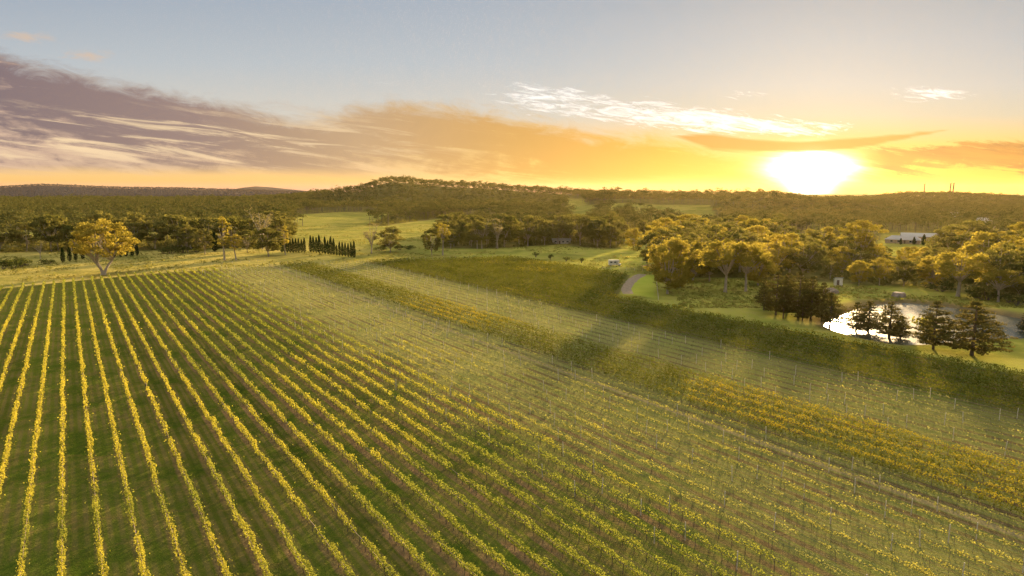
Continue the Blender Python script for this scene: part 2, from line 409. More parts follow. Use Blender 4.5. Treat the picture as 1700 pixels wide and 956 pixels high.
def far_wood(x, y):
    """0..1: where the distant woods stand"""
    x = np.asarray(x, float); y = np.asarray(y, float)
    px = 850+1144*x/np.maximum(y, 60.0); n = fbm(x/120, y/120, 21)-.5
    left = sstep(640, 700, y+n*120)*sstep(2150, 2000, y+n*200)*sstep(500, 470, px+n*40)
    knoll = sstep(0, 40, y+n*90-np.interp(px, [470, 620, 700, 800, 990], [1010, 1010, 900, 860, 900]))*(1-sstep(935,945,px)*sstep(992,985,px)*sstep(1500,1400,y))*sstep(3000, 2700, y)*sstep(430, 470, px)*sstep(1010, 985, px+n*60)
    ridge = sstep(0, 20, y+n*40-np.interp(px, [980, 1180, 1210, 1400], [965, 965, 600, 560]))*sstep(2600, 2400, y)*sstep(965, 985, px)*sstep(1400, 1330, px)
    hill = sstep(470, 500, y+n*60)*(1-sstep(600,560,y)*sstep(1462,1474,px)*sstep(1580,1570,px))*sstep(2600, 2400, y)*sstep(1330, 1400, px+n*60)
    far = sstep(2700, 2900, y+n*300)*sstep(7500, 7000, y)*sstep(.30, .42, fbm(x/500, y/300, 8)+sstep(3500, 4200, y)*.3)*sstep(760, 600, px)
    return np.maximum.reduce([left, knoll, ridge, hill, far])
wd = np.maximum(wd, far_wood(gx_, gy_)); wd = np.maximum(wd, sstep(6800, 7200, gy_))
dam = sstep(-9, -2.5, poly_sd(gx_, gy_, POND))*sstep(-6, 8, gy_-PC[1])
shore = sstep(-2.6, -.6, poly_sd(gx_, gy_, POND))
na, nr = len(AZ), len(RR)
V = np.stack([gx_, gy_, gz_], -1).reshape(-1, 3)
i, j = np.meshgrid(np.arange(nr-1), np.arange(na), indexing='ij'); j2 = (j+1) % na
F = np.stack([i*na+j, i*na+j2, (i+1)*na+j2, (i+1)*na+j], -1).reshape(-1, 4)
V = np.vstack([V, [[0, 0, 0]]]); c0 = len(V)-1
def ap(a): return np.append(a.ravel(), 0)

gm, nt = newmat('grassland')
g = nt.nodes.new('ShaderNodeNewGeometry'); P = Nd(nt, g.outputs['Position'])
x, y, z = sep(nt, P)
p = x*RC - y*RS; q = x*RS + y*RC
flatv = comb(nt, x, y, 0.0)
nb = noise(nt, flatv, .012, 4); nm = noise(nt, flatv, .09, 5, .6); nf = noise(nt, flatv, 1.1, 5, .7); nff = noise(nt, flatv, 4.5, 3, .7)
meadow = mixc(nt, nb.smooth(.35, .65), (.34,.31,.07), (.26,.265,.058))
meadow = mixc(nt, nm.smooth(.35, .75)*.6, meadow, (.38,.32,.09))
meadow = mixc(nt, nff.smooth(.45, .7)*.35, meadow, (.14,.14,.03))
meadow = mixc(nt, (nf.smooth(.55, .8))*.5, meadow, (.12,.13,.03))
lush = x.smooth(-70, -10)*y.smooth(520, 430)
meadow = mixc(nt, lush*.6, meadow, mixc(nt, nm.smooth(.3, .7), (.30,.34,.055), (.40,.39,.085)))
dry = x.smooth(-50, -170)*y.smooth(520, 420)
meadow = mixc(nt, dry*.85, meadow, mixc(nt, nm.smooth(.3, .7), (.50,.40,.12), (.38,.32,.085)))
nk = noise(nt, comb(nt, x*.35, y*.06, 0.0), .5, 5, .65, 1.5)
meadow = mixc(nt, (nk-.5).abs().smooth(.035, .0)*.35, meadow, (.36,.30,.13))
meadow = mixc(nt, noise(nt, flatv, .03, 6, .68, .8).smooth(.46, .62)*.55, meadow, (.13,.15,.03))
# vineyard mask
pe = (p+60.0)/280.0
endq = pe.ramp([(min(1, max(0, (a+60)/280)), (b-300)/80.0) for a, b in END])*80.0+300.0
vmask = (endq - q + 1.5 + (nm-.5)*3).smooth(0, 2.0)*p.smooth(202.5, 204.0, 1, 0)
r_edge = (q - ((p-168.6)*.94+186.0)).smooth(-1, 1)
vmask = vmask*(1.0 - p.smooth(155.5, 157.0)*(1.0-r_edge))
vmask = vmask*y.gt(-60)
sfr = ((p-P0)/DP + .5).frac(); dr = (sfr-.5).abs()*DP                 # metres from the nearest row
wob = (nm-.5)*.5 + (nf-.5)*.5
strip = (dr + wob).smooth(.30, .70, 1, 0)*(noise(nt, flatv, .06, 4, .65).smooth(.38, .60, .25, 1.0))*p.smooth(-8, 24, .45, 1.0)
pale = ((p + (nb-.5)*12.0 + (nm-.5)*18.0).smooth(40, 66))*p.smooth(124, 130, 1, 0.25)
near = q.smooth(150, 60)
lane_d = mixc(nt, nm.smooth(.3, .7), (.060,.095,.012), (.135,.145,.027))
lane_d = mixc(nt, noise(nt, flatv, .22, 6, .7, .6).smooth(.50, .66)*.6, lane_d, (.165,.125,.045))
lanei = noise(nt, comb(nt, ((p-P0)/DP)._m('FLOOR')*7.31, 0.0, 0.0), 1.0, 0)
lane_d = scale_any(lane_d, lanei.smooth(.3, .7, .78, 1.25))
lane_d = mixc(nt, nff.smooth(.35, .65)*.45, lane_d, (.035,.06,.008))
lane_d = mixc(nt, nf.smooth(.5, .75)*.6, lane_d, (.13,.13,.025))
lane_d = mixc(nt, q.smooth(130, 320)*.55, lane_d, (.15,.16,.03))
lane_p = mixc(nt, nm.smooth(.3, .7), (.29,.30,.09), (.39,.37,.125))
lane_p = mixc(nt, q.smooth(130, 280)*.6, lane_p, (.44,.40,.115))
lane_p = mixc(nt, near*.75, lane_p, (.15,.17,.045))
lane_p = mixc(nt, nff.smooth(.4, .65)*.4, lane_p, (.12,.13,.03))
lane_p = mixc(nt, nf.smooth(.5, .75)*.6, lane_p, (.13,.14,.03))
lane = mixc(nt, pale, lane_d, lane_p)
wheel = ((dr-1.05).abs() + (nf-.5)*.3).smooth(.12, .4, 1, 0)*nm.smooth(.35, .6)*.5
lane = mixc(nt, wheel, lane, (.17,.13,.06))
soil = mixc(nt, nf.smooth(.3, .7), (.13,.082,.048), (.22,.15,.085))
soil = mixc(nt, nff.smooth(.45, .7)*.55, soil, (.15,.16,.05))
band = p.smooth(83, 86)*p.smooth(104, 107, 1, 0)
sk = (1.0 - pale*(.25-near*.15))
soil = mixc(nt, pale*.75, soil, mixc(nt, nf.smooth(.3, .7), (.085,.062,.032), (.15,.115,.06)))  # soil under pale rows darkened further, row shade painted into it
vine_g = mixc(nt, strip*sk, lane, soil)
# one pale worn headland along the golden band
vine_g = mixc(nt, ((p-82.0).abs()+(nm-.5)*1.2).smooth(.3, 1.0, 1, 0)*.6, vine_g, (.33,.25,.15))
colr = mixc(nt, vmask, meadow, vine_g)
# headland track beyond the row ends
hd = ((q-endq-5.0).abs() + (nm-.5)*1.5).smooth(.9, 1.7, 1, 0)*p.smooth(150, 120)
colr = mixc(nt, hd*.35, colr, (.40,.33,.16))
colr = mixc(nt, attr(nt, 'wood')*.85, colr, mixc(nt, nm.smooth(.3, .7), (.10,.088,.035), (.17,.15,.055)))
colr = mixc(nt, y.smooth(2600, 3600)*attr(nt, 'wood'), colr, (.058,.064,.08))  # far wooded ground carries the same painted blue haze
colr = mixc(nt, attr(nt, 'dam')*.75, colr, mixc(nt, nf.smooth(.3, .7), (.16,.11,.055), (.25,.18,.09)))
colr = mixc(nt, attr(nt, 'shore')*.8, colr, (.15,.11,.065))
colr = mixc(nt, attr(nt, 'lawn')*.8, colr, mixc(nt, nm.smooth(.3, .7), (.34,.42,.055), (.42,.46,.07)))
b = nt.nodes.new('ShaderNodeBsdfDiffuse'); nt.links.new(colr.k, b.inputs['Color'])
bn = nt.nodes.new('ShaderNodeBump'); bn.inputs['Strength'].default_value = 1.0; bn.inputs['Distance'].default_value = .5
nt.links.new((nf*.5+nff*.35+nm*1.6).k, bn.inputs['Height']); nt.links.new(bn.outputs[0], b.inputs['Normal'])
out(nt, b.outputs[0])
lawn = sstep(-1, 2, poly_sd(gx_, gy_, poly((1062,456),(1089,458),(1091,497),(1045,488),(1040,480))))
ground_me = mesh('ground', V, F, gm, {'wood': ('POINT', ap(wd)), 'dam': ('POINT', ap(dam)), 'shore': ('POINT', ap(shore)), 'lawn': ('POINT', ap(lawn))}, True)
tag(obj('ground', ground_me), 'vineyard, pasture and wooded hills of the valley floor', 'ground', kind='structure')

# pond water
wm, nt = newmat('pond_water')
b = nt.nodes.new('ShaderNodeBsdfPrincipled'); b.inputs['Base Color'].default_value = (.05,.06,.04,1)
b.inputs['Roughness'].default_value = .26; b.inputs['IOR'].default_value = 2.4
tcn = nt.nodes.new('ShaderNodeNewGeometry'); bn = nt.nodes.new('ShaderNodeBump'); bn.inputs['Strength'].default_value = .12; bn.inputs['Distance'].default_value = .05
nt.links.new(noise(nt, Nd(nt, tcn.outputs['Position']), .8, 3).k, bn.inputs['Height']); nt.links.new(bn.outputs[0], b.inputs['Normal'])
out(nt, b.outputs[0])
def smooth_poly(P, n=6):
    P = np.array(P); r = []
    for i in range(len(P)):
        a, b_, c, d = P[i-1], P[i], P[(i+1) % len(P)], P[(i+2) % len(P)]
        for t in np.arange(n)/n:
            r.append(.5*((2*b_)+(c-a)*t+(2*a-5*b_+4*c-d)*t*t+(3*b_-a-3*c+d)*t**3))
    return np.array(r)
sp = smooth_poly(POND); ctr = sp.mean(0); sp = ctr+(sp-ctr)*1.03
Vw = np.vstack([np.c_[sp, np.full(len(sp), -.45)], [[*ctr, -.45]]])
tag(obj('pond', mesh('pond', Vw, [(i, (i+1) % len(sp), len(sp)) for i in range(len(sp))], wm)), 'still farm pond mirroring the bright sky', 'pond', kind='structure')

# dirt track
def strip(name, pts, width, mat, lift=.03):
    P = np.array([q_[:2] for q_ in pts]); t = np.linspace(0, 1, len(P)); tt = np.linspace(0, 1, 40)
    P = np.c_[np.interp(tt, t, P[:, 0]), np.interp(tt, t, P[:, 1])]
    for _ in range(4): P[1:-1] = (P[:-2]+2*P[1:-1]+P[2:])/4
    T = np.gradient(P, axis=0); T /= np.linalg.norm(T, axis=1)[:, None]; N = np.c_[-T[:, 1], T[:, 0]]
    wv = width*(.85+.3*np.array([vnoise(np.array([k*.4]), np.array([0.]))[0] for k in range(40)]))[:, None]/2
    rows = []
    for s_ in (-1, -.4, .4, 1):
        Q = P+N*wv*s_; rows.append(np.c_[Q, hz(Q[:, 0], Q[:, 1])+lift])
    Vv = np.stack(rows, 1).reshape(-1, 3)
    Ff = [(k*4+c, k*4+c+1, k*4+c+5, k*4+c+4) for k in range(39) for c in range(3)]
    return obj(name, mesh(name, Vv, Ff, mat))
M['gravel'] = surfmat('pale_gravel', (.22,.165,.11), (.34,.265,.185), .8, .95, bump=.04)
tag(strip('track', [at(1066,456), at(1052,463), at(1044,472), at(1039,481), at(1043,489)], 4.2, M['gravel']), 'pale dirt track curving round the end of the dark vine block', 'track', kind='structure')

# ------------------------------------------------------------------ vine rows
def ordinal(n):
    ws = ['first','second','third','fourth','fifth','sixth','seventh','eighth','ninth','tenth','eleventh','twelfth','thirteenth','fourteenth','fifteenth','sixteenth','seventeenth','eighteenth','nineteenth','twentieth',
          'twenty first','twenty second','twenty third','twenty fourth','twenty fifth','twenty sixth','twenty seventh','twenty eighth']
    return ws[n-1]
post_me = MB().tube([(0,0,-.3),(.01,0,1.0),(0,.01,1.95)], [.06,.058,.052], 6).mesh('post', M['post'])
def leaf_amount(p_, q_):
    """share of a full canopy along a row"""
    n = fbm(p_/9, q_/14, 31); n2_ = fbm(p_/3.3+7, q_/5, 41)
    if p_ < 84:
        base = np.interp(p_, [-30, 25, 42, 54, 62, 84], [1, 1, .92, .55, .30, .2])*np.ones_like(q_)
        base = base + .22*sstep(50, 62, p_)*sstep(170, 70, q_)
        base = base + (1-base)*.9*sstep(.56, .70, n)*sstep(78, 62, p_)
        base = base - .25*sstep(45, 60, p_)*sstep(150, 260, q_)
        return np.clip(base*(.55+.9*n2_), 0.08, 1)
    if p_ < 102: return np.clip(1.2*(.75+.5*n2_), .5, 1.25)
    if p_ < 126: return np.clip((.22+.5*sstep(.58, .75, n))*(.5+n2_), .05, 1)
    return np.clip(1.2*(.75+.5*n2_), .6, 1.25)
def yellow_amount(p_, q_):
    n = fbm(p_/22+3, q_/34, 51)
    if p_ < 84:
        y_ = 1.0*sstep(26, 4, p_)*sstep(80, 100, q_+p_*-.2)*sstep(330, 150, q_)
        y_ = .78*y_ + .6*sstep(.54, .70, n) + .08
    elif p_ < 102: y_ = np.clip(sstep(14, 30, q_)*sstep(92, 70, q_)+.9*sstep(135, 160, q_)*sstep(222, 190, q_), 0, 1)*(.45+.8*n)+.5*sstep(.60, .70, n)  # sunlit stretches of the band put into the leaf colour
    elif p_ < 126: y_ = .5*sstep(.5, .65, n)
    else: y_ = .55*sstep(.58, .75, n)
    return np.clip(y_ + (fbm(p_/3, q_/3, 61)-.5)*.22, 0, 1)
nrow = int((202-P0)//DP)
blocks = {}
for k in range(-9, nrow+1):
    p_ = P0+DP*k
    blk = 'left' if p_ < 56 else 'pale' if p_ < 84 else 'gold' if p_ < 102 else 'upper' if p_ < 127 else 'dark'
    blocks.setdefault(blk, []).append(k)
def row_label(k):
    p_ = P0+DP*k
    for b_, ks in blocks.items():
        if k in ks: i = ks.index(k)+1
    if blk_of(k) == 'left':
        if k == 0: return 'yellow vine row running straight up the left of the field'
        return f'yellow green vine row, {ordinal(abs(k))} to the {"right" if k > 0 else "left"} of the straight upright row'
    i = blocks[blk_of(k)].index(k)+1
    return {'pale': f'thin leafed vine row on pale grass, {ordinal(i)} counting towards the golden band',
            'gold': f'thick golden olive vine row, {ordinal(i)} from the near edge of its band',
            'upper': f'bare posted vine row, {ordinal(i)} above the golden band of vines',
            'dark': f'dense dark green vine row, {ordinal(i)} from the near edge of the far block'}[blk_of(k)]
def blk_of(k):
    for b_, ks in blocks.items():
        if k in ks: return b_
GROUP = {'left': 'yellow green vine rows in the left block', 'pale': 'thin vine rows on the pale strip', 'gold': 'vine rows of the golden band',
         'upper': 'posted vine rows between the golden and dark blocks', 'dark': 'dark vine rows of the far block'}
for b_, ks in blocks.items():
    for k in ks:
        p_ = P0+DP*k
        q0, q1 = 5.0, float(row_end(p_))-rng.uniform(0, 2.5)
        qq = np.arange(q0, q1, 1.0); X_, Y_ = pq2xy(p_, qq)
        ok = (Y_ > 48) & (np.abs(X_) < .80*Y_+14)
        if p_ > 156.5: ok &= qq > 187+(p_-168.6)*.94
        if not ok.any(): continue
        q0 = float(qq[ok].min()); q1 = float(min(q1, qq[ok].max()+1))
        if q1-q0 < 3: continue
        qm = q0
        bx, by = pq2xy(p_, q0)
        root = thing('vine_row', row_label(k), 'vine row', (bx, by, 0), -RA*0, group=GROUP[b_])
        # leaves
        qs = np.arange(q0, q1, .5); xs, ys = pq2xy(p_, qs); dist = np.sqrt(xs**2+ys**2+H_CAM**2)
        size = np.clip(.135*(dist/75)**.8, .125, .5)
        full = {'left': 1.0, 'pale': .85, 'gold': 1.15, 'upper': .8, 'dark': 1.2}[b_]
        am = leaf_amount(p_, qs)
        # every vine has its own vigour, and a few are missing
        nv_ = int(400/1.7); vig = np.clip(rng.normal(1, .26, nv_), .35, 1.5)*(rng.random(nv_) > (.03 if b_ in ('left', 'pale') else .01))
        cell = (qs/1.7).astype(int); fr = qs/1.7-cell
        am = am*vig[cell]*(.72+.42*np.sin(np.pi*np.clip(fr, 0, 1)))
        cnt = rng.poisson(np.clip(.5*full*am*2.9/size**2*.62, 0, 400))
        ids = np.repeat(np.arange(len(qs)), cnt); n = len(ids)
        ql = qs[ids]+rng.uniform(0, .5, n)
        # shape of the hedge: shoots bulge and flop along the row
        sho = fbm(ql/1.3+k*13.7, np.full(n, k*3.1), 71); bul = fbm(ql/2.6+k*5.1, np.full(n, k*1.7), 81)
        hgt = {'left': 1.55, 'pale': 1.3, 'gold': 1.8, 'upper': 1.3, 'dark': 1.75}[b_] + (sho-.5)*{'left': .9, 'pale': .7, 'gold': .5, 'upper': .6, 'dark': .45}[b_]
        if b_ in ('pale', 'upper'): bot, hw = .75, .19
        elif b_ == 'left': bot, hw = .60, .25
        else: bot, hw = .35, .40
        hgt = hgt*(.70+.28*np.clip(am[ids], 0, 1.2))
        a = rng.uniform(0, 2*np.pi, n); rad = np.sqrt(rng.uniform({'gold': .45, 'dark': .45}.get(b_, .25), 1, n))
        hh = np.maximum(hgt-bot, .25)/2
        off = np.cos(a)*rad*hw*(.7+.8*bul)+(bul-.5)*.35
        zz = bot+hh+np.sin(a)*rad*hh
        st = rng.random(n) < .08; zz = zz+st*rng.uniform(0, .5, n); off = off+st*rng.normal(0, .26, n)+(fbm(ql/.8+k, np.full(n, k*2.3), 95)-.5)*.5
        xl, yl = pq2xy(p_+off, ql)
        cen = np.c_[xl-bx, yl-by, zz]
        sz = size[ids]*rng.uniform(.75, 1.3, n)
        Vv, Ff = quads(cen, sz, np.c_[np.cos(a)*RC, -np.cos(a)*RS, np.sin(a)+.25]*{'gold': 2.4, 'dark': 2.4}.get(b_, 1.2))
        yv = yellow_amount(p_, qs)[ids]*(sstep(.95, 1.75, zz) if b_ in ('gold', 'dark') else .5+.5*sstep(bot, 1.4, zz))  # yellow rises with height, painting sunlit tops over darker sides
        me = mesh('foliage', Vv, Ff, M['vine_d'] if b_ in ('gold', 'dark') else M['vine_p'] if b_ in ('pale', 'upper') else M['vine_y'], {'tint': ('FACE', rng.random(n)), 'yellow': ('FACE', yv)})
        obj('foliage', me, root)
        # stems and woody arm under the leaves
        if b_ != 'dark' or p_ < 140:
            qv = np.arange(q0+.4, q1, 1.7); mb_v, mb_f = [], []
            xv, yv_ = pq2xy(p_+rng.normal(0, .04, len(qv)), qv)
            s3 = .045 if b_ in ('left', 'gold') else .022; base = np.array([[-s3, -s3*.6], [s3, -s3*.6], [0, s3]])
            nv = len(qv); VV = np.zeros((nv, 6, 3)); jt = rng.normal(0, .06, (nv, 2))
            for t_ in range(3):
                VV[:, t_] = np.c_[xv-bx+base[t_, 0], yv_-by+base[t_, 1], np.full(nv, -.05)]
                VV[:, t_+3] = np.c_[xv-bx+base[t_, 0]*.8+jt[:, 0], yv_-by+base[t_, 1]*.8+jt[:, 1], np.full(nv, .95)]
            fb = np.array([[0, 1, 4, 3], [1, 2, 5, 4], [2, 0, 3, 5]])
            FF = (np.arange(nv)[:, None, None]*6+fb[None]).reshape(-1, 4)
            o_ = obj('vine_stem', mesh('vine_stem', VV.reshape(-1, 3), FF.astype(np.int32), M['cane']), root); o_['kind'] = 'stuff'
        L = q1-q0; ex, ey = RS*L, RC*L
        if b_ in ('pale', 'upper', 'left'):
            n_ = int(L/1.2)+2; tt = np.linspace(0, 1, n_)
            mb = MB(); mb.tube([(ex*t_, ey*t_, .93+.05*math.sin(t_*L*1.9+k)) for t_ in tt], [.045 if b_ == 'left' else .03]*n_, 4)
            obj('cordon', mb.mesh('cordon', M['cane']), root)
        if b_ in ('pale', 'upper'):
            for hw_ in (1.35, 1.8):
                obj('wire', MB().tube([(0, 0, hw_), (ex, ey, hw_)], [.006, .006], 3).mesh('wire', M['wire']), root)
        # posts, lined up askew across the rows as in the field
        if p_ > 46 and b_ not in ('dark', 'gold'):
            step = 6.6; q_post = np.arange(-40, 400, 1)*step + (p_*-.385) % step
            q_post = q_post[(q_post > q0) & (q_post < q1)]; q_post = q_post[rng.random(len(q_post)) < .55]
            if len(q_post) > 60: q_post = q_post[:60]
            for qv_ in q_post:
                xx, yy = pq2xy(p_, qv_)
                o_ = obj('post', post_me, root, (xx-bx, yy-by, 0))
                o_.rotation_euler = (rng.normal(0, .03), rng.normal(0, .03), rng.uniform(0, 6))
                o_.scale = (1, 1, rng.uniform(.92, 1.08))
        elif b_ in ('left', 'dark', 'gold'):
            xx, yy = pq2xy(p_, q1-.1)
            obj('post', post_me, root, (xx-bx, yy-by, 0))

# ------------------------------------------------------------------ trees
def curve(a, b_, sag, n=5):
    a, b_, sag = map(np.array, (a, b_, sag)); return [tuple(a*(1-t)**2+2*sag*t*(1-t)+b_*t*t) for t in np.linspace(0, 1, n)]
def clumps(cs, rs, per, size, r, flat_=.62):
    """leaf clumps round branch ends"""
    cen, tint, dirs = [], [], []
    for c, rad in zip(cs, rs):
        n = max(6, int(per*rad*rad)); d = r.normal(size=(n, 3)); d /= np.linalg.norm(d, axis=1)[:, None]
        d[:, 2] = np.where(d[:, 2] < 0, d[:, 2]*.55, d[:, 2])
        rr_ = rad*r.uniform(.35, 1.0, n)**.6*(1+r.normal(0, .12, n))
        cen.append(np.array(c)+d*rr_[:, None]*np.array([1, 1, flat_])); tint.append(np.clip(r.random()*.5+r.random(n)*.55, 0, 1)); dirs.append(d)
    cen = np.vstack(cen); tint = np.concatenate(tint)
    dn = np.vstack(dirs); ctr = np.mean(np.array(cs), 0); ou = cen-ctr; ou /= np.linalg.norm(ou, axis=1)[:, None]+1e-6
    V_, F_ = quads(cen, size*r.uniform(.7, 1.35, len(cen)), dn*.9+ou*.5+np.array([0, 0, .2]), r=r)
    return V_, F_, tint
def gum(seed, h=20, w=14, cb=.35, nl=6, ncl=46, rad=(1.2, 2.2), per=26, size=.5, leaf='gum', bark='bark', tr=.45, lean=0.0, dome=1.0, trunks=1, low_=-.7):
    """an open eucalypt: pale forking limbs, leaf clumps at their ends"""
    r = np.random.default_rng(seed); mb = MB(); cs, rs = [], []
    forks = []
    for t_ in range(trunks):
        fx, fy = (r.normal(0, .35, 2)+(lean, 0)) if trunks == 1 else r.normal(0, w*.12, 2)
        fk = (fx, fy, h*cb*r.uniform(.75, 1.1)); b0 = (r.normal(0, .25)*(trunks > 1), r.normal(0, .25)*(trunks > 1), -.4)
        mb.tube(curve(b0, fk, (fx*.3, fy*.3, fk[2]*.6)), [tr*1.35, tr, tr*.9, tr*.82, tr*.72], 7); forks.append(fk)
    tips = []
    for i in range(nl):
        a = 2*math.pi*(i+r.uniform(-.3, .3))/nl; f = forks[i % len(forks)]
        ro = w/2*r.uniform(.45, .8); zt = h*(cb+(1-cb)*r.uniform(.45, .85))
        e = (f[0]+math.cos(a)*ro, f[1]+math.sin(a)*ro, zt)
        mb.tube(curve(f, e, (f[0]+math.cos(a)*ro*.35, f[1]+math.sin(a)*ro*.35, f[2]+(zt-f[2])*.55), 6), list(np.linspace(tr*.55, tr*.14, 6)), 5)
        tips.append(e)
    tips.append((forks[0][0], forks[0][1], h*.86)); mb.tube(curve(forks[0], tips[-1], (forks[0][0]+.5, forks[0][1], h*.6)), list(np.linspace(tr*.6, tr*.12, 5)), 5)
    for i in range(ncl):
        u = r.uniform(0, 1)**.65; th = r.uniform(0, 2*math.pi); el = math.asin(max(-.95, min(.98, r.uniform(low_, 1.0)*dome)))
        sq = 1+.28*math.sin(th*2+seed)+.18*math.sin(th*3+seed*2.1)
        c = (lean*1.2+math.cos(th)*math.cos(el)*w/2*sq*(.55+.42*u), math.sin(th)*math.cos(el)*w/2*sq*(.55+.42*u), h*(cb+(1-cb)*.42)+math.sin(el)*h*(1-cb)*.53*(.7+.3*u))
        rad_ = r.uniform(*rad); cs.append(c); rs.append(rad_)
        t = min(tips, key=lambda q_: sum((q_[k]-c[k])**2 for k in range(3)))
        if i % 2 == 0: mb.tube(curve(t if r.random() < .5 else forks[i % len(forks)], c, ((t[0]+c[0])/2, (t[1]+c[1])/2, min(t[2], c[2]))), [tr*.16, tr*.13, tr*.1, tr*.08, tr*.05], 4)
    V_, F_, ti = clumps(cs, rs, per, size, r)
    return mb.mesh('trunk', M[bark]), mesh('crown', V_, F_, M[leaf], {'tint': ('FACE', ti)}), h
def bare(seed, h=16, w=11, per=7):
    r = np.random.default_rng(seed); mb = MB(); fk = (.2, 0, h*.25); cs = []
    mb.tube(curve((0, 0, -.3), fk, (0, 0, h*.1)), [.45, .38, .34, .3, .28], 7)
    for i in range(9):
        a = 2*math.pi*(i+r.uniform(-.3, .3))/9; ro = w/2*r.uniform(.5, 1); e = (math.cos(a)*ro, math.sin(a)*ro, h*r.uniform(.6, 1))
        P_ = curve(fk, e, (math.cos(a)*ro*.4, math.sin(a)*ro*.4, h*.6), 6); mb.tube(P_, list(np.linspace(.2, .05, 6)), 5)
        for j in range(6):
            s_ = P_[r.integers(2, 6)]; d = r.normal(0, 1, 3); d[2] = abs(d[2])+.3; t = np.array(s_)+d/np.linalg.norm(d)*w*.17
            mb.tube([s_, t], [.06, .03], 4); cs.append(t)
    V_, F_, ti = clumps(cs, [r.uniform(.9, 1.5) for _ in cs], per, .38, r)
    return mb.mesh('trunk', M['bark']), mesh('crown', V_, F_, M['palegum'], {'tint': ('FACE', ti)}), h
def cypress(seed, h=11, w=2.6):
    r = np.random.default_rng(seed); n = 1500
    t = r.uniform(0, 1, n)**.85; th = r.uniform(0, 2*math.pi, n)
    prof = (w/2)*np.clip(t/.12, 0, 1)**.5*np.clip((1-t)*1.9, 0, 1)**.62*(.84+.22*np.sin(th*3+t*9+seed))*r.uniform(.72, 1.04, n)
    cen = np.c_[np.cos(th)*prof, np.sin(th)*prof, .35+t*(h-.4)]
    V_, F_ = quads(cen, .42*r.uniform(.6, 1.3, n), np.c_[np.cos(th), np.sin(th), np.full(n, .6)], r=r)
    tk = MB().tube([(0, 0, -.2), (0, 0, h*.3), (0, 0, h*.8)], [.16, .13, .04], 6).mesh('trunk', M['dbark'])
    return tk, mesh('crown', V_, F_, M['cypress'], {'tint': ('FACE', r.random(n))}), h
def pine(seed, h=12, w=9, clear_=.18, dens=1.0):
    r = np.random.default_rng(seed); mb = MB()
    mb.tube([(0, 0, -.3), (.1, 0, h*.4), (0, .1, h*.75), (0, 0, h*.97)], [.32, .24, .14, .05], 7); cs, rs = [], []
    nz = 11
    for i in range(nz):
        t = i/(nz-1); z_ = h*(clear_+(.95-clear_)*t); ro = w/2*(1-t)**.72*r.uniform(.8, 1.1)*min(1, .62+t*2.2)
        nb_ = int(8*(1-t)+3)
        for j in range(nb_):
            a = 2*math.pi*(j+r.uniform(-.35, .35))/nb_+i*.7; l = ro*r.uniform(.7, 1.12)
            e = (math.cos(a)*l, math.sin(a)*l, z_+l*r.uniform(.02, .28)); mb.tube([(0, 0, z_), e], [.07, .03], 4)
            for f in ((.45, .75, 1.0) if l > 2 else (.6, 1.0)):
                cs.append((e[0]*f, e[1]*f, z_+(e[2]-z_)*f)); rs.append(r.uniform(.55, .95))
    V_, F_, ti = clumps(cs, rs, 27*dens, .34, r, .6)
    return mb.mesh('trunk', M['dbark']), mesh('crown', V_, F_, M['pine'], {'tint': ('FACE', ti)}), h
def bush(seed, h=3, w=5, leaf='shrub', n_=9, per=40, size=.34, stem=.0):
    r = np.random.default_rng(seed); mb = MB(); cs, rs = [], []
    for i in range(n_):
        a = r.uniform(0, 6.28); ro = w/2*math.sqrt(r.uniform(0, 1))*.75; z_ = stem+(h-stem)*r.uniform(.3, .78)*(1-.45*(ro/(w/2))**2)
        c = (math.cos(a)*ro, math.sin(a)*ro, z_); cs.append(c); rs.append(min(h*.36, w*.22)*r.uniform(.8, 1.2))
        mb.tube([(c[0]*.15, c[1]*.15, -.15), (c[0]*.3, c[1]*.3, stem*.9+.1), c], [.09, .08, .03], 4)
    V_, F_, ti = clumps(cs, rs, per, size, r, .8)
    return mb.mesh('stem', M['dbark']), mesh('foliage', V_, F_, M[leaf], {'tint': ('FACE', ti)}), h
PROTO = {
    'spread': [gum(11, 22, 23, .24, 9, 120, (1.3, 2.4), 32, .5, 'litgum', 'bark', .6, dome=.95, trunks=3, low_=-.6)],
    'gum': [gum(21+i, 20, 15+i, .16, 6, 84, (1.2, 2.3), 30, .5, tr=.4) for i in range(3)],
    'litgum': [gum(41+i, 20, 15, .13, 7, 96, (1.2, 2.3), 32, .48, 'litgum', tr=.4, low_=-.9) for i in range(3)],
    'whitegum': [gum(51+i, 18, 17, .36, 8, 74, (1.2, 2.2), 28, .46, 'litgum', 'bark', .5, dome=.85, trunks=1, low_=-.35) for i in range(2)],
    'slim': [gum(61+i, 20, 6.5, .30, 5, 34, (.9, 1.6), 32, .45, 'litgum') for i in range(2)],
    'woodgum': [gum(71+i, 19, 14, .20, 5, 48, (1.5, 2.5), 15, .72, 'gum', tr=.36) for i in range(5)],
    'bare': [bare(81), bare(82)],
    'cypress': [cypress(91+i) for i in range(3)],
    'pine': [pine(101+i, 12, 8.5, .22, 1.05) for i in range(3)], 'pinewide': [pine(111+i, 12, 12.5, .12, 1.6) for i in range(2)],
    'bush': [bush(121), bush(122, 3, 6)], 'ybush': [bush(131, 2.4, 4.5, 'yshrub')],
    'small': [bush(141+i, 3.4, 4.6, 'shrub', 10, 40, .32, 1.0) for i in range(2)],
}
count = {}
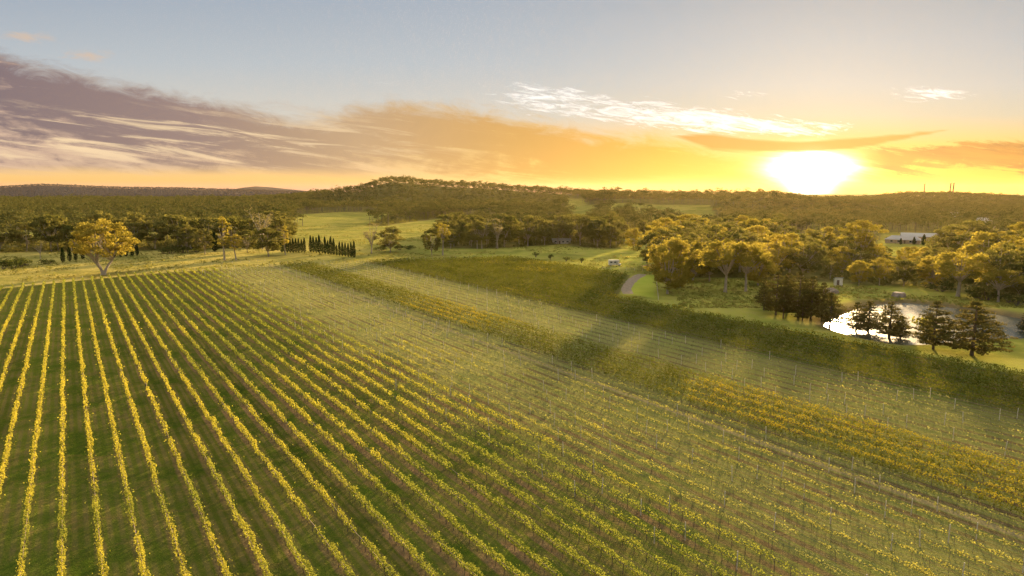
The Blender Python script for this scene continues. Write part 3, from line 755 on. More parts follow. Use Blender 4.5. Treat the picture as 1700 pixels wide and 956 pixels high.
def plant(kind, px, py, hpx=None, label='', cat='tree', name=None, group=None, h=None, wx=1.0, xyz=None, var=None):
    """set a tree on the ground where the photograph shows its foot"""
    x, y, z = xyz if xyz else at(px, py)
    ps = PROTO[kind]; i = count.get(kind, 0) if var is None else var; count[kind] = i+1
    tk, cr, h0 = ps[i % len(ps)]
    hh = h if h else hpx*math.sqrt(x*x+y*y)*math.cos(math.atan2(x, y))/FPX*1.02
    s = hh/h0
    root = thing(name or 'gum_tree', label, cat, (x, y, z-.05), rng.uniform(0, 6.28), (s*wx, s*wx, s), group)
    sh_ = kind in ('bush', 'ybush')
    obj('stem' if sh_ else 'trunk', tk, root); obj('foliage' if sh_ else 'crown', cr, root)
    return root

# -- trees one can tell apart, left to right
plant('spread', 172, 457, 94, 'huge broad gum tree with golden crown beside the left vine rows', name='gum_tree', var=0, wx=.9).rotation_euler.z = 1.2
for i, (a, b_, hp) in enumerate([(105,436,25),(116,434,24),(126,433,22),(138,431,22)]):
    plant('cypress', a, b_, hp, f'dark clipped cypress left of the huge golden gum, {ordinal(i+1)} from the left', name='cypress_tree', group='short cypress trees left of the big gum', wx=1.15)
for i, (a, b_, hp) in enumerate([(190,428,22),(201,427,24),(210,426,25),(220,425,24),(228,424,22)]):
    plant('cypress', a, b_, hp, f'dark cypress just right of the huge golden gum, {ordinal(i+1)} from the gum', name='cypress_tree', group='short cypress trees right of the big gum', wx=1.1)
for i, (a, b_, hp, wx) in enumerate([(6,447,17,1.0),(22,446,19,1.0),(36,443,17,.9)]):
    plant('bush', a, b_, hp, f'dark green bush at the far left edge of the pasture, {ordinal(i+1)} from the left', 'bush', 'bush', 'dark bushes at the left edge', wx=wx)
plant('ybush', 45, 441, 12, 'bright yellow bush at the end of the dark bushes', 'bush', 'bush', wx=1.2)
plant('bush', 78, 438, 10, 'low olive bush under the pale bare tree', 'bush', 'bush', wx=1.5)
plant('bare', 67, 430, 28, 'small pale leafless tree standing behind the olive bush', name='bare_tree')
for i, (a, b_, hp, wx) in enumerate([(270,421,10,1.5),(283,421,14,1.2),(305,420,12,1.3),(325,419,9,1.5)]):
    plant('bush' if i < 3 else 'ybush', a, b_, hp, ['low green shrub leftmost in front of the wood','rounded green shrub in front of the wood','dark shrub under the white trunked gum','low yellowish hedge shrub right of the white trunked gum'][i], 'bush', 'bush', 'shrubs along the wood edge', wx=wx)
plant('gum', 312, 419, 48, 'white trunked gum with a lit yellow top before the wood')
plant('gum', 340, 422, 46, 'grey green gum between the white trunked gum and dark conifer', wx=.9)
plant('cypress', 357, 418, 32, 'broad dark conifer left of the tall slim golden tree', name='conifer_tree', wx=1.6)
plant('slim', 373, 432, 72, 'tall slim golden poplar shaped gum standing before the wood')
plant('slim', 392, 432, 46, 'smaller golden gum right of the tall slim one', wx=1.2)
plant('gum', 411, 420, 40, 'grey gum behind the smaller golden tree')
plant('bare', 436, 414, 62, 'tall pale thinly leafed tree left of the cypress hedge', name='bare_tree', wx=.9)
plant('gum', 446, 426, 50, 'wide grey gum with forked pale limbs left of the cypress hedge', wx=1.2)
plant('slim', 474, 423, 48, 'slender white stemmed gum with golden head at the cypress hedge', wx=.9)
for i in range(9):
    plant('cypress', 468+i*4.7, 419.5, 24+rng.uniform(-2, 3), f'dark cypress in the nearer left hedge group, {ordinal(i+1)} from its left end', name='cypress_tree', group='left hedge group of cypress trees', wx=.95)
for i in range(16):
    t = i/15
    plant('cypress', 516+72*t, 419+9*t**1.1, 27+rng.uniform(-4, 4)-2*(i in (4, 9, 13))*3, f'dark pointed cypress in the long right hedge group, {ordinal(i+1)} from its left', name='cypress_tree', group='right hedge group of cypress trees', wx=.9)
plant('bare', 617, 421, 46, 'pale leafless spreading tree beside a grey gum in the meadow', name='bare_tree', wx=1.05)
plant('gum', 648, 419, 46, 'broad grey green gum right of the pale leafless tree', wx=1.1)
for i, (a, b_) in enumerate([(632,416),(664,415),(680,414)]):
    plant('bush', a, b_, 8, ['low scrub between the pale tree and grey gum','low scrub right of the grey gum','rightmost low scrub beside the grey gum'][i], 'bush', 'bush', 'low scrub under the meadow gums', wx=1.6)
plant('gum', 717, 424, 46, 'slightly shorter gum left of the thin tall meadow gum', wx=.8)
plant('slim', 735, 424, 58, 'thin tall grey gum at the left end of the middle clump', var=1)
plant('bare', 800, 413, 44, 'pale twiggy tree at the front of the middle clump, left one', name='bare_tree')
plant('bare', 826, 413, 46, 'pale twiggy tree at the front of the middle clump, right one', name='bare_tree')
for i, (a, b_) in enumerate([(889.5,427),(913,431),(940,434),(965,437)]):
    plant('small', a, b_, 9, f'small round green tree above the dark vines, {ordinal(i+1)} from the left', name='round_tree', group='four small round trees in the meadow', wx=1.05)
plant('litgum', 1052, 415, 38, 'rounded golden tree at the right end of the centre clump', wx=.95)
plant('small', 1074, 437, 9, 'small leaning green tree behind the grey gravel heap', name='round_tree')
RT = [(1108,489,100,'litgum',.95,'tall golden crowned gum at the left end of the right wood'),
      (1128,478,84,'litgum',.9,'golden gum just behind the leftmost tall gum of the right wood'),
      (1150,466,72,'litgum',1.05,'round golden gum between the leftmost gum and white trunk gum'),
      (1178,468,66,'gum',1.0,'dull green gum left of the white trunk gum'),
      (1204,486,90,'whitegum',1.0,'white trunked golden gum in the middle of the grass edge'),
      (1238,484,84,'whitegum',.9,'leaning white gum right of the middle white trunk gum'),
      (1258,474,76,'litgum',1.0,'golden gum behind the dark trees by the paddock'),
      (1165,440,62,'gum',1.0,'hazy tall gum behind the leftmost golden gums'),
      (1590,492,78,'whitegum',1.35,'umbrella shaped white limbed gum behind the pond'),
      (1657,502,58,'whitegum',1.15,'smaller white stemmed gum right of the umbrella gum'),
      (1545,478,56,'litgum',1.2,'golden gum left of the umbrella gum'),
      (1425,474,44,'litgum',1.1,'bushy golden tree beside the small white hut'),
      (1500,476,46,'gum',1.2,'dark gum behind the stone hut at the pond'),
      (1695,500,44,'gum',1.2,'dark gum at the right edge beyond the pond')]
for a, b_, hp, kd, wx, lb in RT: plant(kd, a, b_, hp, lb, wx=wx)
for i, (a, b_, hp) in enumerate([(1620,496,20),(1637,498,22),(1676,503,18),(1562,484,20),(1690,508,20)]):
    plant('bush', a, b_, hp, f'green bush under the gums beyond the pond, {ordinal(i+1)} planted in the far bank', 'bush', 'bush', 'bushes beyond the pond', wx=1.2)
for i, (a, b_, hp, wx) in enumerate([(1268,516,48,.85),(1288,523,62,1.0),(1306,520,58,1.0),(1325,528,66,1.05),(1346,531,62,1.05),(1364,533,54,1.0),(1300,530,44,.9),(1332,534,40,.9)]):
    plant('pinewide' if i % 2 else 'pine', a, b_, hp*1.17, f'dark bushy pine left of the pond, {ordinal(i+1)} in the thicket', name='pine_tree', group='pine thicket left of the pond', wx=wx)
PT = [(1377,547,60,1.0,'pine at the pond\'s left tip beside the thicket'),(1420,558,55,1.0,'leftmost thin pine of the row along the pond'),(1440,560,57,1.05,'second thin pine of the row along the pond'),
      (1475,569,66,1.1,'tallest pine of the row along the near pond shore'),(1494,571,44,.95,'small pine right of the tallest pond pine')]
for a, b_, hp, wx, lb in PT: plant('pine', a, b_, hp*1.05, lb, name='pine_tree', wx=wx*1.3)
plant('pinewide', 1549, 582, 82, 'dark broad pine in front of the pond, left of the biggest', name='pine_tree', wx=1.05)
plant('pinewide', 1613, 592, 92, 'biggest dark spreading pine in front of the pond', name='pine_tree', wx=1.35)
plant('ybush', 1532, 557, 36, 'pale yellow green willow bush between the pond pines', 'bush', 'willow_bush', wx=.75)
plant('pine', 1703, 560, 46, 'pine cut by the right edge of the photo at the pond', name='pine_tree')

# -- trees of the nearer woods: each its own, nothing tells them apart
feature_xy = [(o.location.x, o.location.y) for o in C.objects if o.type == 'EMPTY' and o.get('category') == 'tree']
def scatter(P, spacing, seed):
    r = np.random.default_rng(seed); P = np.array(P); lo, hi = P.min(0), P.max(0); pts = []
    cand = r.uniform(lo, hi, (int((hi-lo).prod()/spacing**2*5)+50, 2))
    cand = cand[poly_sd(cand[:, 0], cand[:, 1], P) > 0]
    for c in cand:
        if all((c[0]-a)**2+(c[1]-b_)**2 > spacing**2 for a, b_ in pts): pts.append((c[0], c[1]))
    return pts
WL = {'belt': (11.0, 'woodgum', (15, 21), 'grey green gum of the dark wood behind the left pasture', 'gum trees of the left wood', 110),
      'mid': (10.0, 'woodgum', (14, 19), 'grey green gum in the clump at the middle of the valley', 'gum trees of the middle clump', 85),
      'centre': (10.0, 'woodgum', (14, 19), 'pale stemmed gum in the clump right of the long white shed', 'gum trees right of the white shed', 30),
      'dark': (12.0, 'woodgum', (14, 18), 'dark gum in the round thicket below the ridge meadow', 'gum trees below the ridge meadow', 85),
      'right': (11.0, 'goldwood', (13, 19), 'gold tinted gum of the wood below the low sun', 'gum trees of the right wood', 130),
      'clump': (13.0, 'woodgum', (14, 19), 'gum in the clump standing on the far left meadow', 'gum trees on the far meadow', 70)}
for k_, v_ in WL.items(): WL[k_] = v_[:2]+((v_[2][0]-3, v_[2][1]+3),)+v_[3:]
PROTO['goldwood'] = [gum(171+i, 19, 16, .20, 5, 52, (1.3, 2.4), 20, .6, 'litgum' if i % 2 else 'gum') for i in range(4)]
allw = []
for s_, (k, (spc, kind, hr, lb, gr, cap)) in enumerate(WL.items()):
    for (x_, y_) in scatter(WOODS[k], spc, 200+s_):
        if k == 'right' and (any((x_-a)**2+(y_-b_)**2 < 64 for a, b_ in feature_xy) or poly_sd(x_, y_, POND) > -9): continue
        # trees that stand well inside a wood hide behind its front rows
        allw.append((math.hypot(x_, y_)+min(25, max(0, float(poly_sd(x_, y_, WOODS[k]))))*3, x_, y_, k))
allw.sort()
NG = 297-sum(1 for o in C.objects if o.name.split('.')[0] == 'gum_tree' and o.type == 'EMPTY')
rest = []
for n_, (d_, x_, y_, k) in enumerate(allw):
    spc, kind, hr, lb, gr, cap = WL[k]
    pc = 850+1144*x_/y_; hr_ = (8, 11) if k == 'right' and 1385 < pc < 1560 and y_ < 300 else hr
    hh_ = rng.uniform(*hr_)
    if 1458 < pc < 1582:
        hh_ = min(hh_, H_CAM-88*y_/1133-h1(x_, y_)-.5)
        if hh_ < 4.5: continue
    if n_ < NG: plant(kind, 0, 0, label=lb, group=gr, h=hh_, wx=rng.uniform(.85, 1.2), xyz=(x_, y_, h1(x_, y_)))
    else: rest.append((x_, y_, hh_))

# -- far woods: nobody could count them
def far_trees(name, label, X_, Y_, hts, per, size, seed, mat='wood'):
    r = np.random.default_rng(seed); n = len(X_); Z_ = hz(X_, Y_)
    d = r.normal(size=(n, per, 3)); d /= np.linalg.norm(d, axis=2)[..., None]
    d[..., 2] = np.where(d[..., 2] < -.2, -d[..., 2], d[..., 2])
    lob = r.normal(0, .45, (n, 5, 3)); pick = r.integers(0, 5, (n, per))
    L_ = np.take_along_axis(lob, pick[..., None].repeat(3, 2), 1)
    cen = (d*.62*r.uniform(.5, 1.1, (n, per, 1))+L_)*np.stack([hts*.36, hts*.36, hts*.22], -1)[:, None, :]
    cen[..., 2] += hts[:, None]*.66
    cen += np.stack([X_, Y_, Z_], -1)[:, None, :]
    cen = cen.reshape(-1, 3); tint = np.clip(np.repeat(r.random(n), per)*.7+r.random(n*per)*.35, 0, 1)
    sz = np.repeat(hts/17.0, per)*size*r.uniform(.7, 1.3, n*per)
    V_, F_ = quads(cen, sz, d.reshape(-1, 3)*1.1+np.array([0, 0, .3]), r=r)
    o = obj(name, mesh(name, V_, F_, M[mat], {'tint': ('FACE', tint)})); tag(o, label, 'wood', kind='stuff')
    # pale stems under the leaves belong to the same mass
    t0 = np.stack([X_, Y_, Z_-.3], -1); wv = hts*.012
    a = r.uniform(0, 3.14, n); dxy = np.stack([np.cos(a), np.sin(a), 0*a], -1)*wv[:, None]; dx2 = np.stack([-np.sin(a), np.cos(a), 0*a], -1)*wv[:, None]
    t1 = t0+np.stack([r.normal(0, .5, n), r.normal(0, .5, n), hts*.62], -1)
    VT = np.stack([t0-dxy, t0+dx2, t0+dxy, t0-dx2, t1-dxy*.5, t1+dx2*.5, t1+dxy*.5, t1-dx2*.5], 1)
    fb = np.array([[0, 1, 5, 4], [1, 2, 6, 5], [2, 3, 7, 6], [3, 0, 4, 7]])
    FT = (np.arange(n)[:, None, None]*8+fb[None]).reshape(-1, 4).astype(np.int32)
    o2 = obj('tree_stem', mesh('tree_stem', VT.reshape(-1, 3), FT, M['dbark']), o); o2['kind'] = 'stuff'
    return o
rest = np.array(rest)
HILLH = [(a, at(a, b_)[1]) for a, b_ in ((1588, 361), (1634, 372))]
far_trees('gum_wood', 'gums in the depth of the nearer woods behind their front rows', rest[:, 0], rest[:, 1], rest[:, 2], 260, .85, 300)
def cloud_pts(pxr, yr, sp0, seed):
    """jittered points in the view wedge, wider apart with distance"""
    r = np.random.default_rng(seed); xs, ys = [], []
    y = yr[0]
    while y < yr[1]:
        s = sp0*max(1, (y/900)**.5)
        x = np.arange((pxr[0]-850)/1144*y, (pxr[1]-850)/1144*y, s)
        xs.append(x+r.uniform(-.5, .5, len(x))*s); ys.append(np.full(len(x), y)+r.uniform(-.5, .5, len(x))*s); y += s*.9
    return np.concatenate(xs), np.concatenate(ys), r
for nm, lb, pxr, yr, sp, per, size, seed in [
        ('left_wood', 'broad sea of grey green treetops on the left', (-150, 520), (620, 2200), 12, 70, 1.25, 301),
        ('knoll_wood', 'dense wood climbing the rounded hill on the skyline', (400, 1015), (840, 2900), 12, 70, 1.35, 302),
        ('ridge_wood', 'line of trees along the ridge left of the sun', (960, 1410), (550, 2500), 12.5, 80, 1.3, 303),
        ('hill_wood', 'brown green wood covering the long hill at right', (1290, 1900), (470, 2500), 11, 100, 1.1, 304),
        ('distant_wood', 'hazy blue green woods on the farthest low hills', (-250, 780), (2700, 7400), 14, 14, 3.4, 305)]:
    X_, Y_, r = cloud_pts(pxr, yr, sp, seed)
    m_ = r.random(len(X_)) < far_wood(X_, Y_)
    X_, Y_ = X_[m_], Y_[m_]
    pxs_ = 850+1144*X_/Y_
    for hx, hy in HILLH:
        k_ = ~((np.abs(pxs_-hx) < 13) & (Y_ > hy-90) & (Y_ < hy+14)); X_, Y_, pxs_ = X_[k_], Y_[k_], pxs_[k_]
    hts = r.uniform(12, 19, len(X_))*np.where(r.random(len(X_)) < .08, 1.2, 1)
    if nm == 'ridge_wood': hts *= .95
    if nm == 'hill_wood': hts *= .8
    far_trees(nm, lb, X_, Y_, hts, per, size, seed, 'hazewood' if nm == 'distant_wood' else 'wood')

# low scrub filling the floor of the nearer woods
ux, uy = [], []
ur = np.random.default_rng(400)
for k, P in WOODS.items():
    P = np.array(P); lo, hi = P.min(0)-3, P.max(0)+3
    c = ur.uniform(lo, hi, (int((hi-lo).prod()/(26 if k != 'clump' else 40)), 2))
    keep = (poly_sd(c[:, 0], c[:, 1], P) > 1.5) & (poly_sd(c[:, 0], c[:, 1], POND) < -12) & (fbm(c[:, 0]/18, c[:, 1]/18, 91) > .40)
    pcx = 850+1144*c[:, 0]/np.maximum(c[:, 1], 60)
    if k == 'right': keep &= ~((pcx < 1290) & (c[:, 1] < 268))
    ux.append(c[keep, 0]); uy.append(c[keep, 1])
ux, uy = np.concatenate(ux), np.concatenate(uy)
un = len(ux); uh = ur.uniform(1.5, 4.2, un); per = 34
d = ur.normal(size=(un, per, 3)); d /= np.linalg.norm(d, axis=2)[..., None]; d[..., 2] = np.abs(d[..., 2])
cen = d*ur.uniform(.5, 1.05, (un, per, 1))*np.stack([uh*.8, uh*.8, uh*.9], -1)[:, None, :]+np.stack([ux, uy, hz(ux, uy)], -1)[:, None, :]
Vu, Fu = quads(cen.reshape(-1, 3), .75*ur.uniform(.7, 1.3, un*per), np.array([0, 0, .4]), r=ur)
tag(obj('undergrowth', mesh('undergrowth', Vu, Fu, M['gum'], {'tint': ('FACE', np.clip(np.repeat(ur.random(un), per)*.6+ur.random(un*per)*.3, 0, 1))})), 'low scrub under the trees of the nearer woods', 'undergrowth', kind='stuff')

# rough tussocks and weeds over the paddocks
tr = np.random.default_rng(410); nt_ = 60000
ty = 210+tr.random(nt_)**1.4*520; tx = (tr.uniform(-60, 1760, nt_)-850)/1144*ty; tp, tq = xy2pq(tx, ty)
keep = ~((tq < row_end(tp)+1.5) & (tp < 156)) & ~((tp >= 154) & (tp < 205) & (tq > 184+(tp-160)*.94) & (tq < row_end(tp)+1.5)) & (fbm(tx/22, ty/22, 97) > .47) & (poly_sd(tx, ty, POND) < -1)
for P in WOODS.values(): keep &= poly_sd(tx, ty, P) < 1
keep &= far_wood(tx, ty) < .5
keep &= poly_sd(tx, ty, poly((1062,456),(1089,458),(1091,497),(1045,488),(1030,470),(1050,455))) < 0
tx, ty = tx[keep], ty[keep]; n_t = len(tx); th_ = tr.uniform(.15, .55, n_t)*np.where(tr.random(n_t) < .06, 2.0, 1)
d = tr.normal(size=(n_t, 7, 3)); d[..., 2] = np.abs(d[..., 2])
cen = d*.42*np.stack([th_*1.6, th_*1.6, th_], -1)[:, None, :]+np.stack([tx, ty, hz(tx, ty)], -1)[:, None, :]
Vt, Ft = quads(cen.reshape(-1, 3), np.repeat(th_, 7)*tr.uniform(.7, 1.2, n_t*7), np.array([0, 0, .1]), r=tr)
tag(obj('tussock_grass', mesh('tussock_grass', Vt, Ft, M['tuft'], {'tint': ('FACE', np.clip(np.repeat(tr.random(n_t), 7)*.7+tr.random(n_t*7)*.3, 0, 1))})), 'rough grass tussocks and weeds over the paddocks', 'grass', kind='stuff')

# ------------------------------------------------------------------ buildings and small things
M['white'] = surfmat('white_paint', (.50,.48,.44), (.66,.64,.60), .7, .5)
M['roof'] = surfmat('grey_roof_sheet', (.30,.29,.28), (.42,.40,.38), .5, .45, .3, stretch=(6, .4, 1))
M['tin'] = surfmat('pale_tin_roof', (.34,.34,.33), (.48,.47,.45), .5, .5, .2, stretch=(6, .4, 1))
M['brick'] = surfmat('tan_wall', (.34,.26,.18), (.46,.36,.26), 1.5, .85)
M['glass'] = surfmat('dark_glass', (.02,.025,.03), (.04,.045,.05), 1, .08)
M['rubber'] = surfmat('tyre_rubber', (.02,.02,.02), (.045,.042,.04), 4, .9)
M['metal'] = surfmat('galvanised_steel', (.28,.28,.28), (.45,.44,.43), 3, .5, .7)
M['stone'] = surfmat('pinkish_stone', (.17,.14,.115), (.30,.24,.20), 1.1, .9, bump=.12)
M['door'] = surfmat('brown_door', (.12,.08,.05), (.18,.12,.08), 2, .6)
def part(name, mb, mat, parent, loc=None, smooth=False): return obj(name, mb.mesh(name, M[mat], smooth), parent, loc)
def gable(root, L, D_, hw, hr, wall, roof, wins, over=.5, hip=0.0):
    part('wall', MB().prism([(-D_/2, 0), (D_/2, 0), (D_/2, hw), (0, hw+hr*(1-.02)*(hip == 0)) if hip == 0 else (0, hw), (-D_/2, hw)], -L/2, L/2), wall, root)
    t = .12; o = D_/2+over; ex = L/2+over; zl = hw-over*hr/(D_/2); hp = hip
    rf = MB()
    for dz in (0,):
        v = [(-o, -ex, zl+.05), (o, -ex, zl+.05), (o, ex, zl+.05), (-o, ex, zl+.05), (0, -ex+hp, hw+hr+.05), (0, ex-hp, hw+hr+.05)]
        v2 = [(a, b_, c+t) for a, b_, c in v]
        rf.add(v+v2, [(0,4,1),(1,4,5,2),(2,5,3),(3,5,4,0),(6,7,10),(7,8,11,10),(8,9,11),(9,6,10,11),(0,1,7,6),(1,2,8,7),(2,3,9,8),(3,0,6,9)] if hp else
               [(1,4,5,2),(3,5,4,0),(7,8,11,10),(9,6,10,11),(0,4,10,6),(4,1,7,10),(2,5,11,8),(5,3,9,11),(1,2,8,7),(3,0,6,9)])
    part('roof', rf, roof, root)
    for (y_, w_, z0, z1, kind) in wins:                      # on the side that looks at the viewer
        f = part('window' if kind == 'w' else 'door', MB().box((-D_/2-.03, y_, (z0+z1)/2), (.10, w_, z1-z0)), 'white' if kind == 'w' else 'door', root)
        if kind == 'w': part('pane', MB().box((-D_/2-.07, y_, (z0+z1)/2), (.06, w_-.2, z1-z0-.2)), 'glass', f)
def face(px, py, turn=0.0):
    x_, y_, z_ = at(px, py); return (x_, y_, z_), math.atan2(y_, x_)+turn     # local -x looks at the viewer
l, rz = face(932, 404)
r_ = thing('long_shed', 'long low white shed at the edge of the middle clump', 'shed', l, rz)
gable(r_, 12.5, 5, 2.5, .9, 'white', 'tin', [(-4.2, 1.6, .9, 1.9, 'w'), (-1.2, 1.6, .9, 1.9, 'w'), (1.2, 1.0, .02, 2.05, 'd'), (4.0, 1.6, .9, 1.9, 'w')])
l, rz = face(1499, 404)
r_ = thing('farmhouse', 'wide tan farmhouse with long grey hipped roof on right slope', 'house', l, rz-.12)
gable(r_, 21, 9, 2.8, 2.3, 'brick', 'roof', [(-8, 1.6, .9, 2.2, 'w'), (-5, 1.6, .9, 2.2, 'w'), (-1.5, 1.1, .02, 2.2, 'd'), (2, 2.0, .9, 2.2, 'w'), (6.5, 1.6, .9, 2.2, 'w')], .7, 4.0)
l, rz = face(1541, 402)
r_ = thing('long_barn', 'long barn with pale tin roof right of the farmhouse', 'barn', (l[0]+4, l[1]+14, h1(l[0]+4, l[1]+14)), rz+.10)
gable(r_, 27, 9, 3.2, 2.2, 'brick', 'tin', [(-9, 3.0, .02, 2.9, 'd'), (-5, 1.6, 1.2, 2.3, 'w'), (-1, 1.6, 1.2, 2.3, 'w'), (3, 1.6, 1.2, 2.3, 'w'), (9, 3.0, .02, 2.9, 'd')])
for a, b_, hp, nme, lb in [(1533, 407, 18, 'conifer_tree', 'pointed dark conifer between the farmhouse and barn'), (1517, 406, 13, 'conifer_tree', 'smaller conifer before the right end of the farmhouse'), (1495, 406, 11, 'conifer_tree', 'small conifer before the middle of the farmhouse')]:
    plant('cypress', a, b_, hp, lb, name=nme, wx=1.7)
for a, b_, lb in [(1588, 361, 'tiny white house on the upper right hillside'), (1634, 372, 'tiny white house lower on the right hillside')]:
    l, rz = face(a, b_)
    r_ = thing('hill_house', lb, 'house', (l[0], l[1], l[2]+.3), rz)
    gable(r_, 13, 8, 3.5, 2.5, 'white', 'tin', [(-3, 1.6, 1, 2.4, 'w'), (0, 1.1, .02, 2.2, 'd'), (3, 1.6, 1, 2.4, 'w')])
    part('base', MB().box((0, 0, -.6), (8.4, 13.4, 1.4)), 'stone', r_)
l, rz = face(1391, 475)
r_ = thing('white_hut', 'small white hut with sloping roof under the right wood', 'hut', l, rz+.25)
part('wall', MB().prism([(-1.2, .5), (1.2, .5), (1.2, 2.6), (-1.2, 3.4)], -1.3, 1.3), 'white', r_)
part('roof', MB().prism([(-1.5, 3.45), (1.5, 2.5), (1.5, 2.62), (-1.5, 3.57)], -1.55, 1.55), 'tin', r_)
part('door', MB().box((-1.23, .3, 1.5), (.08, .9, 1.95)), 'door', r_)
for sx in (-1, 1):
    for sy in (-1.1, 1.1): part('stump', MB().tube([(sx, sy, -.2), (sx, sy, .5)], [.14, .13], 8), 'post', r_)
# motorhome in the meadow
l, rz = face(1020, 442)
r_ = thing('motorhome', 'white motorhome parked on the meadow beyond the dark vines', 'motorhome', l, rz+.12)
part('body', MB().prism([(-2.9, .55), (1.45, .55), (1.45, 1.75), (2.25, 1.95), (2.35, 2.75), (2.1, 2.95), (-2.8, 2.95), (-2.9, 2.8)], -1.1, 1.1), 'white', r_).rotation_euler = (0, 0, -math.pi/2)
part('cab', MB().prism([(1.47, .5), (3.05, .5), (3.1, 1.15), (2.35, 1.3), (1.95, 1.9), (1.47, 1.72)], -1.0, 1.0), 'white', r_).rotation_euler = (0, 0, -math.pi/2)
part('windscreen', MB().prism([(2.40, 1.32), (2.43, 1.32), (2.03, 1.90), (2.0, 1.90)], -.85, .85), 'glass', r_).rotation_euler = (0, 0, -math.pi/2)
for x0, x1 in ((-2.2, -1.1), (-.3, .7)): 
    part('window', MB().box(((x0+x1)/2, -1.11, 1.95), (x1-x0, .06, .6)), 'glass', r_).rotation_euler = (0, 0, -math.pi/2)
part('door', MB().box((1.02, -1.11, 1.5), (.6, .05, 1.7)), 'tin', r_).rotation_euler = (0, 0, -math.pi/2)
for wx_ in (-1.7, 2.3):
    for wy_ in (-.95, .95):
        wh = part('wheel', MB().tube([(wx_, wy_-.13, .36), (wx_, wy_+.13, .36)], [.36, .36], 16), 'rubber', r_); wh.rotation_euler = (0, 0, -math.pi/2)
        part('rim', MB().tube([(wx_, wy_-.15, .36), (wx_, wy_+.15, .36)], [.2, .2], 12), 'metal', wh)
def rock(name, label, cat, px, py, d, seed, mat, flat_top=9):
    x_, y_, z_ = at(px, py); r = np.random.default_rng(seed); nu, nv = 18, 9; v = []
    for j_ in range(nv+1):
        for i_ in range(nu):
            ph = math.pi/2*j_/nv; a = 2*math.pi*i_/nu
            k_ = 1+.30*(fbm(np.array([3+1.5*math.cos(a)]), np.array([3+1.5*math.sin(a)+j_*.35]), seed)[0]-.5)*2
            v.append((d[0]/2*math.cos(a)*math.cos(ph)**.6*k_, d[1]/2*math.sin(a)*math.cos(ph)**.6*k_, min(flat_top, d[2]*math.sin(ph)*k_)-.25))
    f = [(j_*nu+i_, j_*nu+(i_+1) % nu, (j_+1)*nu+(i_+1) % nu, (j_+1)*nu+i_) for j_ in range(nv) for i_ in range(nu)]
    o = obj(name, mesh(name, np.array(v), f, M[mat], smooth=False), None, (x_, y_, z_)); tag(o, label, cat)
rock('boulder', 'flat topped grey boulder standing on the far bank of the pond', 'boulder', 1491, 493, (4.8, 4.0, 2.6), 5, 'stone', 1.9)
rock('boulder', 'low pinkish boulder above the pine thicket left of the pond', 'boulder', 1380, 487, (5.0, 4, 2.0), 8, 'stone')
rock('gravel_heap', 'low pale gravel heap under the small leaning tree', 'gravel heap', 1075, 443, (5.5, 4, 1.3), 9, 'gravel')
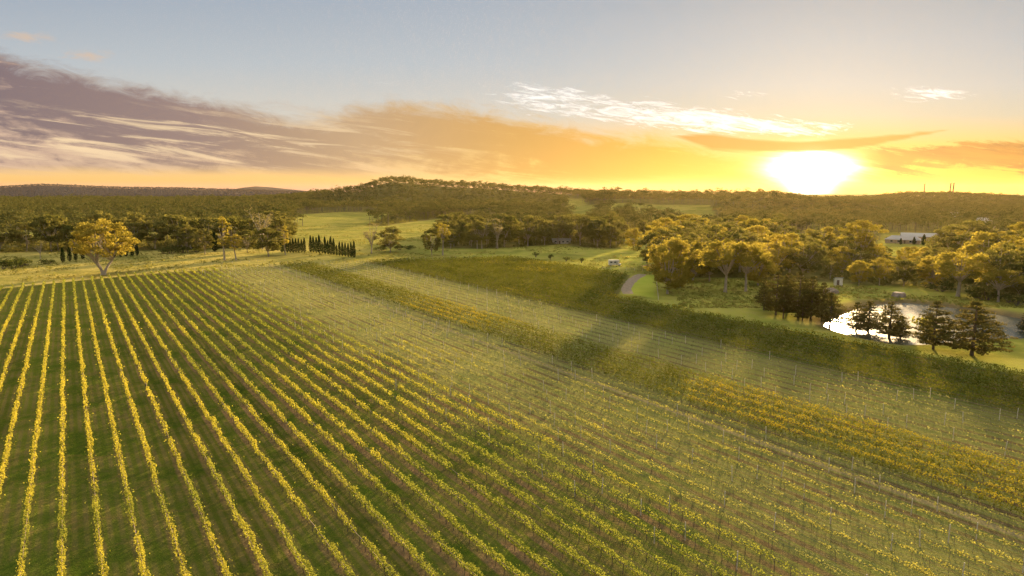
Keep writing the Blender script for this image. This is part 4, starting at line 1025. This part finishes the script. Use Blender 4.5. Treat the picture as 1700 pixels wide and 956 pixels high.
# masts on the skyline
def mast(px, hgt, drums, lb):
    y_ = 1480.0; x_ = (px-850)/1144*y_; z_ = h1(x_, y_)
    r_ = thing('radio_mast', lb, 'mast', (x_, y_, z_))
    mb = MB(); wd_ = .9
    for sx, sy in ((-1, -1), (1, -1), (1, 1), (-1, 1)): mb.tube([(sx*wd_, sy*wd_, -1), (sx*wd_*.45, sy*wd_*.45, hgt)], [.30, .24], 5)
    n_ = int(hgt/2.4)
    for k in range(n_):
        a, b_ = k/n_, (k+1)/n_; wa, wb = wd_*(1-.55*a), wd_*(1-.55*b_)
        for (s1, s2) in (((-1, -1), (1, -1)), ((1, -1), (1, 1)), ((1, 1), (-1, 1)), ((-1, 1), (-1, -1))):
            mb.tube([(s1[0]*wa, s1[1]*wa, a*hgt), (s2[0]*wb, s2[1]*wb, b_*hgt)], [.12, .12], 4)
    part('lattice', mb, 'door', r_)
    part('spike', MB().tube([(0, 0, hgt), (0, 0, hgt+4)], [.12, .05], 5), 'metal', r_)
    for k in range(drums):
        zz = hgt-1-k*3.2
        part('antenna_drum', MB().tube([(0, -1.5, zz), (0, -1.1, zz), (0, -.6, zz)], [1.25, 1.35, 1.1], 14), 'door', r_)
mast(1534, 30, 1, 'thin radio mast alone on the right skyline')
mast(1577, 30, 3, 'left one of two radio masts standing together on the skyline')
mast(1582, 31, 4, 'right one of two radio masts standing together on the skyline')
# wire fences
fpost = MB().tube([(0, 0, -.3), (0, 0, 1.3)], [.07, .06], 6).mesh('post', M['post'])
def fence(label, pts, gap):
    P = [np.array(p_[:2]) for p_ in pts]; r_ = thing('wire_fence', label, 'fence', (*P[0], h1(*P[0])))
    seg = [(P[k]+(P[k+1]-P[k])*t) for k in range(len(P)-1) for t in np.arange(0, 1, gap/np.linalg.norm(P[k+1]-P[k]))]+[P[-1]]
    z0 = h1(*P[0]); L_ = [(p_[0]-P[0][0], p_[1]-P[0][1], h1(*p_)-z0) for p_ in seg]
    for q_ in L_: obj('post', fpost, r_, q_)
    for hh in (.45, .8, 1.15): obj('wire', MB().tube([(a, b_, c+hh) for a, b_, c in L_], [.012]*len(L_), 3).mesh('wire', M['wire']), r_)
fence('wire fence between the bright lawn and the right wood', [at(1089,458), at(1091,480), at(1093,499)], 4.0)
fence('wire fence crossing the meadow behind the dark vine block', [at(1000,447), at(1040,449), at(1089,452)], 4.0)
fence('wire fence along the headland behind the left vines', [at(352,440), at(400,437), at(440,433)], 5.0)

# ------------------------------------------------------------------ air
hb = MB().box((0, 0, 68), (22000, 22000, 144)).mesh('haze', None)
hm, nt = newmat('morning_haze')
pv = nt.nodes.new('ShaderNodeVolumePrincipled'); pv.inputs['Color'].default_value = (1, .74, .42, 1)
pv.inputs['Density'].default_value = .000010; pv.inputs['Anisotropy'].default_value = .62
o_ = nt.nodes.new('ShaderNodeOutputMaterial'); nt.links.new(pv.outputs[0], o_.inputs['Volume'])
hb.materials.append(hm); hm.cycles.homogeneous_volume = True
tag(obj('haze', hb), 'golden morning haze filling the valley', 'haze', kind='stuff')
